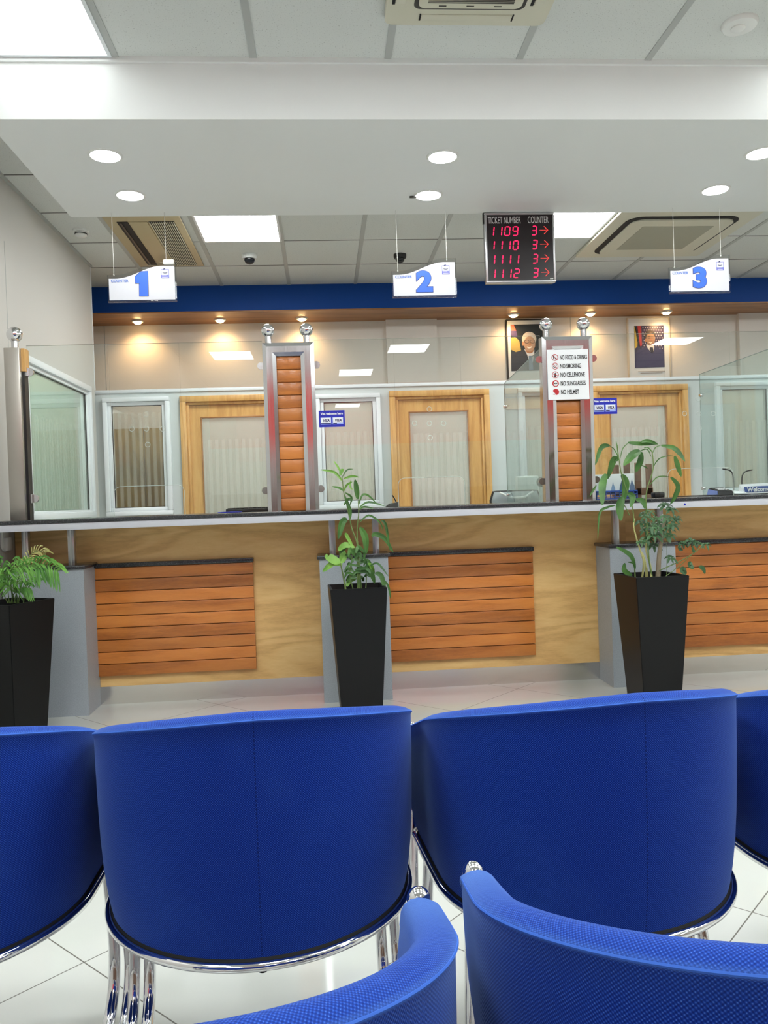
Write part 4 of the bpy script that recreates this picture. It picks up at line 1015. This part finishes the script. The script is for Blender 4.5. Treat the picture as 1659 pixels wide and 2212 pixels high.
t = thing('welcome_plate', 'white desk plate with a blue band reading Welcome at the right edge', 'desk sign', (2.7, 4.93, ZS))
X0 = at(1606, 1060, 4.93).x; X1 = X0+.24
b = MB(); b.hull8([(X0, 4.93, ZS+.006), (X1, 4.93, ZS+.006), (X1, 4.99, ZS+.006), (X0, 4.99, ZS+.006)], [(X0-.012, 4.95, ZS+.066), (X1-.012, 4.95, ZS+.070), (X1-.012, 4.956, ZS+.070), (X0-.012, 4.956, ZS+.066)]); b.build('plate', 'paper', t, smooth=False)
b = MB(); b.poly([(X0+.01, ZS+.014), (X1-.01, ZS+.016), (X1-.016, ZS+.052), (X0+.002, ZS+.050)], 4.927, .001); b.build('band', cm('band_blue', 56, 84, 150), t, smooth=False)
b = MB(); b.text('Welcome', X0+.022, ZS+.019, 4.925, .038, 'LEFT', .0010, 1.0); b.build('lettering', 'paper', t, smooth=False)
for nm, p0, p1, fl_ in (('left', (1561, 1013), (1585, 1075), 1), ('right', (1625, 1015), (1603, 1045), -1)):
    a_ = at(*p0, 4.98); c2 = at(*p1, 4.98); b = MB()
    b.tube([(a_.x, 4.98, a_.z), (a_.x+(c2.x-a_.x)*.7, 4.98, a_.z-.012), (c2.x, 4.98, a_.z-.05), (c2.x, 4.98, ZS+.006)], .004, 8, 4)
    tag(b.build('bent_rod', 'ink'), ('thin black bent rod standing behind the card reader' if fl_ > 0 else 'thin black bent rod standing behind the Welcome plate'), 'rod')
t = thing('loose_papers', 'loose white papers between card reader and Welcome plate', 'paper', (2.6, 4.9, ZS))
b = MB(); X0 = at(1580, 1068, 4.88).x; b.box(X0, X0+.09, 4.88, 5.0, ZS+.006, ZS+.012); b.hull8([(X0+.01, 4.9, ZS+.012), (X0+.11, 4.9, ZS+.012), (X0+.11, 4.99, ZS+.012), (X0+.01, 4.99, ZS+.012)], [(X0+.02, 4.91, ZS+.03), (X0+.10, 4.91, ZS+.018), (X0+.1, 4.98, ZS+.02), (X0+.02, 4.98, ZS+.034)]); b.build('sheets', 'paper', t, smooth=False)
# plug and cable on the left wall below the counter
t = thing('wall_plug', 'white plug with a looped cable on the left wall under the counter', 'plug', (XL, 4.6, -.25))
pl = lambda px, py: (lambda r: r*((XL+.012)/r.x))(ray(px, py))
p = pl(15, 1171); b = MB(); b.box(XL, XL+.028, p.y-.035, p.y+.035, p.z-.05, p.z+.028, .008); b.box(XL, XL+.008, p.y-.045, p.y+.045, p.z-.03, p.z+.07, .003); b.build('plug', 'plastic', t)
P = [pl(13, 1184), pl(11, 1190), pl(5, 1187), pl(2, 1175), pl(2, 1155), pl(3, 1146)]
b = MB(); b.tube([(XL+.014, q_.y, q_.z) for q_ in P], .005, 8, 4); b.build('cable', 'plastic', t)

# ------------------------------------------------------------------ potted plants
PZ = -.44
def pot(t, cx, cy, rz, w=.292, wb=.205, gloss=None):
    hb = FL; ca, sa = math.cos(rz), math.sin(rz)
    def R_(h, z): return [Vector((cx+ca*x-sa*y, cy+sa*x+ca*y, z)) for x, y in ((-h, -h), (h, -h), (h, h), (-h, h))]
    b = MB(); vs = b.grid([R_(wb/2, hb), R_(w/2, PZ), R_(w/2-.014, PZ), R_(w/2-.02, PZ-.05)], closed=True)
    b.bm.faces.new(vs[0]); b.bm.faces.new(vs[-1]); 
    sharp = [e for e in b.bm.edges]
    bmesh.ops.bevel(b.bm, geom=[e for e in b.bm.edges if abs((e.verts[0].co-e.verts[1].co).z) > .1 or e.verts[0].co.z > PZ-.001 and e.verts[1].co.z > PZ-.001], offset=.0025, segments=2, affect='EDGES')
    b.build('pot', 'pot', t, ang=30)
    b = MB(); b.hull8(R_(w/2-.03, PZ-.07), R_(w/2-.021, PZ-.035)); b.build('soil', 'soil', t, smooth=False)
def leaf_set(items, fn, Y, mb, wscale, rng, spread=.10, w3=1.0):
    for it in items:
        pts, w_ = it[0], it[1]
        dy = rng.uniform(-spread, spread) if len(it) < 3 else it[2]; n = len(pts); P = []
        for i, p in enumerate(pts):
            q_ = fn(*p); P.append(at(q_[0], q_[1], Y+dy*(.25+.75*i/(n-1))))
        mb.ribbon(P, w_*wscale*w3, fold=rng.uniform(.15, .5), side=Vector((rng.uniform(-.4, .4), -1, rng.uniform(0, .5))))
rg = random.Random(3)
# --- middle plant
Y2 = 4.265; t = thing('potted_plant', 'lucky bamboo plant in a tall black pot, in the middle', 'potted plant', (.157, Y2, FL), 'plants in tall black pots')
pot(t, .157, Y2, math.radians(2.5)); f2 = lambda x, y: (540+x*.3376, 980+y*.3376); ws = .3376*Y2/FPX
b = MB()
for pts, r_ in (([(700, 870), (690, 600), (652, 480), (622, 340), (600, 250), (590, 150)], .0042), ([(690, 870), (686, 500), (696, 380), (692, 300)], .004), ([(712, 870), (700, 700), (690, 560)], .004), ([(612, 870), (592, 760), (577, 700)], .005), ([(740, 870), (745, 780), (730, 720)], .003), ([(660, 870), (640, 760), (665, 600)], .003)):
    P = [at(*f2(*p), Y2+rg.uniform(-.01, .01)) for p in pts]; b.tube(P, [r_, r_*.55], 8, 4)
b.build('stems', 'stem', t)
b = MB()
leaf_set([([(590, 175), (540, 120), (453, 103)], 18), ([(585, 130), (565, 90), (535, 45)], 14), ([(580, 140), (585, 115), (598, 98)], 26), ([(600, 160), (650, 145), (695, 150)], 16), ([(600, 240), (620, 200), (655, 180)], 14), ([(655, 230), (640, 210), (645, 170)], 12),
          ([(660, 600), (620, 530), (610, 505)], 24), ([(590, 715), (530, 705), (465, 755)], 40), ([(575, 700), (550, 690), (500, 660), (500, 655)], 60), ([(575, 700), (595, 660), (590, 615)], 50), ([(620, 850), (640, 810), (680, 800)], 34), ([(740, 720), (770, 720), (795, 770)], 36), ([(565, 620), (610, 585), (670, 600)], 40)], f2, Y2, b, ws, rg, .07)
b.build('light_leaves', 'leaf_light', t)
b = MB()
leaf_set([([(590, 150), (620, 105), (660, 98)], 9), ([(600, 240), (570, 220), (525, 210)], 18), ([(690, 290), (683, 230), (672, 165)], 34), ([(695, 330), (720, 265), (760, 270), (810, 320)], 14), ([(700, 345), (760, 310), (860, 335)], 15), ([(622, 425), (590, 440), (565, 545)], 44), ([(640, 420), (640, 360), (605, 265)], 20),
          ([(700, 440), (760, 395), (830, 440), (850, 490)], 13), ([(840, 425), (870, 460), (895, 620)], 18), ([(780, 530), (800, 515), (860, 540), (917, 632)], 32), ([(705, 470), (740, 540), (745, 640)], 44), ([(660, 600), (615, 590), (570, 640)], 36), ([(720, 750), (770, 760), (798, 830)], 38), ([(770, 715), (820, 705), (885, 785)], 15), ([(800, 765), (840, 785), (868, 890)], 32), ([(850, 800), (885, 850), (900, 930)], 14),
          ([(600, 330), (630, 290), (660, 300)], 16), ([(700, 360), (730, 340), (790, 350)], 12), ([(610, 250), (650, 280), (640, 330)], 14)], f2, Y2, b, ws, rg, .07)
for k in range(44):
    x0_, y0_ = rg.uniform(650, 740), rg.uniform(620, 830); a_ = rg.uniform(0, 2*PI); L_ = rg.uniform(50, 120)
    x1_, y1_ = x0_+L_*math.cos(a_), y0_-abs(L_*.45*math.sin(a_)); x2_, y2_ = x1_+L_*.4*math.cos(a_), y1_+L_*.45
    if 600 < x2_ < 800 and y2_ < 850: leaf_set([([(x0_, y0_), (x1_, y1_), (x2_, y2_)], rg.uniform(12, 26))], f2, Y2, b, ws, rg, .06)
b.build('leaves', 'leaf', t)
# --- right plant
Y3 = 4.225; t = thing('potted_plant', 'tall drooping dracaena and umbrella plant in a black pot, at right', 'potted plant', (1.735, Y3, FL), 'plants in tall black pots')
pot(t, 1.735, Y3, math.radians(3)); f3 = lambda x, y: (1060+x*.361, 940+y*.361); ws = .361*Y3/FPX
b = MB()
for pts, r_ in (([(968, 860), (945, 720), (930, 430), (935, 330), (972, 200), (965, 90)], .0046), ([(880, 640), (858, 560), (848, 430), (790, 260), (770, 160), (758, 60)], .0038), ([(865, 860), (860, 790), (850, 760)], .004), ([(1010, 810), (1150, 745), (1235, 690), (1270, 650)], .0032), ([(1040, 850), (1120, 790), (1200, 720)], .0026), ([(830, 480), (800, 420), (760, 380)], .003), ([(1052, 870), (1053, 600)], .0012)):
    P = [at(*f3(*p), Y3+rg.uniform(-.01, .01)) for p in pts]; b.tube(P, [r_, r_*.6], 8, 4)
b.build('stems', 'stem', t)
b = MB()
for pts, r_ in (([(905, 860), (915, 760), (895, 690), (870, 610), (855, 540), (862, 500)], .006), ([(930, 860), (925, 760), (905, 700)], .006), ([(960, 860), (955, 780), (930, 690), (935, 620)], .0065), ([(940, 860), (935, 790)], .005)):
    P = [at(*f3(*p), Y3+rg.uniform(-.02, .02)) for p in pts]; b.tube(P, [r_, r_*.6], 8, 4)
b.build('pale_canes', 'stem_yellow', t)
b = MB(); P = [at(*f3(*p), Y3+.02) for p in ((1000, 870), (1008, 720), (1020, 640), (1030, 560), (1050, 480))]; b.tube(P, [.014, .006], 10, 4)
P = [at(*f3(*p), Y3+.02) for p in ((1020, 640), (970, 580), (950, 500))]; b.tube(P, [.006, .003], 8, 4); b.build('trunk', 'bark', t)
b = MB()
leaf_set([([(770, 150), (742, 90), (710, 62)], 7), ([(712, 62), (660, 75), (625, 178)], 30), ([(765, 150), (758, 90), (750, 35)], 10), ([(775, 140), (790, 80), (825, 45)], 6), ([(820, 45), (890, 52), (1000, 52)], 26), ([(900, 42), (940, 35), (1000, 55)], 24),
          ([(960, 130), (935, 85), (885, 98)], 7), ([(895, 95), (850, 120), (795, 182)], 50), ([(900, 100), (892, 160), (865, 222)], 40), ([(968, 110), (985, 75), (1020, 60)], 6), ([(1020, 62), (1090, 75), (1130, 110), (1162, 157)], 30), ([(970, 195), (1010, 140), (1090, 120)], 7), ([(1098, 125), (1115, 180), (1140, 248)], 44),
          ([(950, 300), (1000, 250), (1070, 248)], 7), ([(1075, 252), (1112, 300), (1105, 350), (1075, 412)], 42), ([(765, 150), (735, 150), (700, 262)], 40), ([(690, 232), (668, 300), (668, 420)], 46), ([(782, 235), (805, 290), (795, 392)], 48), ([(790, 370), (768, 430), (778, 512)], 56), ([(745, 420), (690, 435), (650, 470), (640, 622)], 16), ([(632, 300), (612, 330), (592, 365)], 14),
          ([(865, 800), (835, 720), (750, 668)], 30), ([(845, 838), (800, 810), (802, 765)], 32), ([(862, 790), (850, 765), (820, 760)], 12), ([(820, 350), (850, 370), (835, 430)], 36), ([(868, 385), (905, 395), (922, 440)], 34), ([(965, 100), (940, 75), (915, 78)], 9), ([(940, 200), (925, 190), (900, 180)], 9)], f3, Y3, b, ws, rg, .10)
b.build('drooping_leaves', 'leaf', t)
def palmate(b, px, py, L_, n, Y, f, rng, a0=0):
    c = at(*f(px, py), Y+rng.uniform(-.06, .06)); tilt = rng.uniform(.3, .9)
    for k in range(n):
        a_ = a0+2*PI*k/n+rng.uniform(-.15, .15); l_ = L_*rng.uniform(.8, 1.15)
        d = Vector((math.cos(a_), math.sin(a_)*tilt, math.sin(a_)*.55)); e = c+d*l_+Vector((0, 0, -l_*.32)); mdp = c+d*l_*.55+Vector((0, 0, .03*l_))
        b.ribbon([c+d*l_*.12, mdp, e], l_*.38, fold=.2, n=8, side=Vector((0, -.6, 1)))
b = MB()
for px, py, L_ in ((1050, 425, .05), (1085, 445, .035), (1085, 510, .05), (1050, 490, .04), (1110, 500, .04), (930, 490, .045), (905, 520, .04), (960, 545, .05), (990, 500, .04), (1030, 590, .05), (1070, 600, .045), (940, 620, .045), (975, 660, .05), (900, 640, .035), (930, 570, .045), (1000, 560, .045), (1020, 530, .045), (1060, 560, .045),
                   (1205, 635, .042), (1240, 650, .038), (1290, 655, .036), (1150, 650, .035), (1075, 735, .04), (950, 460, .035), (980, 600, .045), (1090, 540, .04), (915, 470, .03)):
    palmate(b, px, py, L_, rg.choice((6, 7, 7)), Y3+.01, f3, rg, rg.uniform(0, 1))
leaf_set([([(1200, 760), (1190, 780), (1215, 800)], 40), ([(1245, 790), (1265, 800), (1282, 830)], 36), ([(1160, 790), (1150, 810), (1170, 832)], 40), ([(1205, 665), (1210, 690), (1225, 700)], 24), ([(1135, 660), (1130, 680), (1150, 690)], 24)], f3, Y3, b, ws, rg, .03)
b.build('palmate_leaves', 'leaf_dark', t)
# --- left palm
Y1 = 4.235; t = thing('potted_plant', 'feathery parlour palm in a tall black pot at the left edge', 'potted plant', (-1.595, Y1, FL), 'plants in tall black pots')
pot(t, -1.60, Y1, math.radians(-27)); f1 = lambda x, y: (x*.3375, 1080+y*.3375)
b = MB(); b2 = MB(); b3 = MB()
def frond(pts, nl, L_, mb, down=.6, w_=.011, dy=0.0, both=True):
    P = [at(*f1(*p), Y1+dy*i/(len(pts)-1)) for i, p in enumerate(pts)]; S = spline(P, 8); b.tube(S, [.0028, .001], 6)
    N = len(S)
    for k in range(nl):
        u = .38+.62*k/(nl-1); i = min(N-2, int(u*(N-1))); c = S[i]; d = (S[i+1]-S[i]).normalized()
        l_ = L_*(1-.35*abs(u-.65)*2)
        for sg in ((1, -1) if both else (1,)):
            sd = d.cross(Vector((0, -1, 0))).normalized()*sg; q_ = (sd*.75+d*.75+Vector((0, rg.uniform(-.5, .1), 0))).normalized()
            e = c+q_*l_+Vector((0, 0, -down*l_)); mm = c+q_*l_*.5+Vector((0, 0, .02*l_))
            if e.x < XL+.01: e.x = XL+.01
            if mm.x < XL+.01: mm.x = XL+.01
            mb.ribbon([c, mm, e], w_, fold=.15, n=8)
frond([(120, 660), (100, 560), (150, 450), (230, 410), (310, 420), (370, 455)], 15, .10, b2, .45, .010, -.12)
frond([(100, 660), (60, 520), (80, 440), (180, 420), (250, 440)], 12, .085, b2, .5, .008, -.2)
frond([(150, 660), (160, 560), (175, 520), (210, 490), (255, 515)], 9, .05, b2, .2, .006, .05)
frond([(120, 650), (140, 500), (165, 400), (205, 345), (250, 325), (290, 340)], 12, .06, b3, .4, .005, .1)
frond([(60, 660), (40, 520), (10, 430), (-40, 380)], 12, .09, b2, .5, .008, -.1)
frond([(90, 660), (110, 560), (120, 440), (135, 380)], 12, .07, b2, .6, .008, .08)
frond([(80, 660), (70, 560), (40, 480), (-20, 470)], 11, .08, b2, .6, .008, -.15)
frond([(70, 660), (90, 600), (140, 560), (190, 560)], 10, .07, b2, .6, .008, -.05)
frond([(50, 660), (20, 600), (-10, 560), (-40, 560)], 10, .08, b2, .6, .008, -.05)
frond([(110, 660), (105, 600), (60, 540), (20, 530)], 10, .08, b2, .7, .008, -.08)
b.build('stems', 'stem', t); b2.build('fronds', 'leaf_palm', t); b3.build('pale_frond', 'leaf_pale', t)

# ------------------------------------------------------------------ blue waiting chairs
R0 = .292; ARM = .232; FLARE = .011; ZR = H-.74        # rim height above floor 0.40
def plan(s):
    """outer plan curve, s in [-1, 1] : arms forward, half circle at the back (y negative)"""
    arc = PI*R0; tot = arc+2*ARM; d = s*tot/2
    if abs(d) <= arc/2:
        th = d/R0; return Vector((R0*math.sin(th), -R0*math.cos(th), 0)), Vector((math.sin(th), -math.cos(th), 0)), d, abs(th)/(PI/2)
    sg = 1 if d > 0 else -1; e = abs(d)-arc/2
    x = sg*(R0-.003*(e/ARM)**2); return Vector((x, e, 0)), Vector((sg, 0, 0)), d, 1+e/ARM
def ztop(q):      # q: 0 back centre, 1 side, 2 arm tip
    if q <= 1: return H-.342-.085*(q**1.7)
    return H-.427-.082*(q-1)
def make_chair(label):
    t = thing('waiting_chair', label, 'chair', (0, 0, 0), 'blue fabric waiting chairs', rel=False)
    b = MB(); N = 88; rows = []; uvs = []
    for i in range(N+1):
        s = -1+2*i/N; p, n, d, q = plan(s); zt = ztop(q); zb = ZR+.001
        endk = max(0, (q-1.84)/.16); th = .046*(1-endk**2*.3)
        hh = zt-zb; lean = FLARE; drop = .010*endk**3
        prof = []
        for u in (0, .04, .12, .25, .4, .55, .7, .82, .92): prof.append((.002*math.sin(PI*u)-.010*(1-u)**6+lean*u, zb+(hh-.010)*u))
        prof += [(lean, zt-.006), (lean+.0022, zt-.003), (lean+.0026, zt-.0005), (lean+.0008, zt+.0016), (lean-.004, zt+.004), (lean-.012, zt+.0075), (lean-.0215, zt+.0088), (lean-.031, zt+.0065), (lean-.039, zt+.001), (lean-.0435, zt-.008), (lean-.045, zt-.02)]
        for u in (.8, .55, .3, .08): prof.append((lean*u-th-.002, zb+.03+(hh-.05)*u))
        prof.append((-th, zb+.0)); prof.append((-th*.5, zb-.002))
        r_ = []; uv = []; acc = 0; last = None
        for o_, z_ in prof:
            v_ = p+n*o_; z2 = z_-drop*((z_-zb)/max(hh, .01)); pt = Vector((v_.x, v_.y, z2))
            if last is not None: acc += math.hypot(o_-last[0], z_-last[1])
            last = (o_, z_); r_.append(pt); uv.append((d, acc))
        rows.append(r_); uvs.append(uv)
    for r_, uv in zip(rows, uvs): r_.append(r_[0].copy()); uv.append((uv[0][0], uv[-1][1]+.02))
    vs = b.grid(rows, uv=uvs)
    for e in (vs[0], vs[-1]):
        c = sum((v_.co for v_ in e[:-1]), Vector())/len(e[:-1]); cv = b.bm.verts.new(c+Vector((0, .012, 0)))
        for i in range(len(e)-1):
            try: b.bm.faces.new((e[i], e[i+1], cv))
            except ValueError: pass
    bmesh.ops.remove_doubles(b.bm, verts=b.bm.verts, dist=.00005)
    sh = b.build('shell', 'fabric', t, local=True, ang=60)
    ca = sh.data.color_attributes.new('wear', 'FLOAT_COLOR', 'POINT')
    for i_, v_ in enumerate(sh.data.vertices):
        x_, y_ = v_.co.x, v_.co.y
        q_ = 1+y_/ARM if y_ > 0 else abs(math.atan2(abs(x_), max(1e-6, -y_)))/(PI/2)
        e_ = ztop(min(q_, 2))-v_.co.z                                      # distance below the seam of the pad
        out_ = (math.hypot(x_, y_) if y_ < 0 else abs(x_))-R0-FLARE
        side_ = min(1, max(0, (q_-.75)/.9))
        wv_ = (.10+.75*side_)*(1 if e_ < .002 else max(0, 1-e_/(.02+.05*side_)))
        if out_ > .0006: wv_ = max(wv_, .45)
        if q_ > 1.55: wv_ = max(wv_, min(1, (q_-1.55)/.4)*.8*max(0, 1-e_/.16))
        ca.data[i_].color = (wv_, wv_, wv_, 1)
    b = MB(); P = []
    for i in range(81):
        p, n, d, q = plan(-1+2*i/80); P.append(Vector((p.x-n.x*.003, p.y-n.y*.003, ZR-.007)))
    b.tube(P, .0078, 12); b.build('rim_tube', 'chrome', t, local=True)
    b = MB(); P = []
    for i in range(121):
        p, n, d, q = plan((-1+2*i/120)*.93); P.append(Vector((p.x+n.x*(FLARE+.0014), p.y+n.y*(FLARE+.0014), ztop(min(q, 2))-.001)))
    b.tube(P, .0019, 6); b.build('seam_piping', M['piping'], t, local=True)
    b = MB(); P = []
    for i in range(81):
        p, n, d, q = plan((-1+2*i/80)*.99); P.append(Vector((p.x-n.x*.012, p.y-n.y*.012, ZR+.000)))
    b.tube(P, .005, 8); b.build('underside_trim', 'rubber', t, local=True)
    b = MB(); n_ = 40; rr = R0-.05; rows = []
    def ring(r_, z): 
        return [Vector((r_*math.sin(a_), (-r_*math.cos(a_) if math.cos(a_) > 0 else -math.cos(a_)*(ARM+.0)*min(1, r_/rr)), z)) for a_ in [2*PI*k/n_ for k in range(n_)]]
    rw = [ring(rr*.96, ZR-.03), ring(rr, ZR-.01), ring(rr, ZR+.04), ring(rr*.95, ZR+.06), ring(rr*.5, ZR+.068), ring(.01, ZR+.07)]
    uv = [[(v_.x+2, v_.y) for v_ in r_] for r_ in rw]
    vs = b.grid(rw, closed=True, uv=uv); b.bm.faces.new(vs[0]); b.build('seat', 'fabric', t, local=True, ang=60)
    ytip = ARM+.020; rl = .0135
    for sg in (1, -1):
        xa = sg*(R0+FLARE-.0215)
        b = MB()
        b.tube([(xa, ytip, H-.522), (xa+sg*.006, ytip, ZR), (xa+sg*.012, ytip, .17), (xa+sg*.014, ytip-.006, .10), (xa+sg*.014, ytip-.04, .04), (xa+sg*.014, ytip-.10, rl), (xa+sg*.01, .0, rl), (xa, -.20, rl)], rl, 16, 6); b.build('sled_leg', 'chrome', t, local=True)
        xb = xa-sg*.034; b = MB()
        b.tube([(xb, ytip-.03, ZR-.012), (xb+sg*.004, ytip-.006, ZR-.06), (xb+sg*.012, ytip, .20), (xb+sg*.014, ytip-.006, .11), (xb+sg*.014, ytip-.04, .045), (xb+sg*.014, ytip-.11, rl), (xb+sg*.01, .0, rl), (xb, -.20, rl)], rl, 16, 6); b.build('inner_leg', 'chrome', t, local=True)
        b = MB(); b.sphere((xa, ytip, H-.516), .0155, u=28, v=18); b.build('ball_cap', 'chrome', t, local=True)
        b = MB(); b.tube([(xa*.96, ytip-.01, ZR-.004), (xa*.8, ytip-.03, ZR-.012), (xa*.3, ytip-.04, ZR-.014), (0, ytip-.04, ZR-.014)], .009, 10, 4); b.build('seat_bar', 'chrome', t, local=True)
    b = MB(); b.tube([(-(R0-.0105), -.20, rl), (R0-.0105, -.20, rl)], rl, 12); b.build('floor_bar', 'chrome', t, local=True)
    b = MB(); b.cyl((0, -R0+.03, ZR-.03), (0, -R0+.03, ZR), .007); b.build('bolt', 'rubber', t, local=True)
    return t
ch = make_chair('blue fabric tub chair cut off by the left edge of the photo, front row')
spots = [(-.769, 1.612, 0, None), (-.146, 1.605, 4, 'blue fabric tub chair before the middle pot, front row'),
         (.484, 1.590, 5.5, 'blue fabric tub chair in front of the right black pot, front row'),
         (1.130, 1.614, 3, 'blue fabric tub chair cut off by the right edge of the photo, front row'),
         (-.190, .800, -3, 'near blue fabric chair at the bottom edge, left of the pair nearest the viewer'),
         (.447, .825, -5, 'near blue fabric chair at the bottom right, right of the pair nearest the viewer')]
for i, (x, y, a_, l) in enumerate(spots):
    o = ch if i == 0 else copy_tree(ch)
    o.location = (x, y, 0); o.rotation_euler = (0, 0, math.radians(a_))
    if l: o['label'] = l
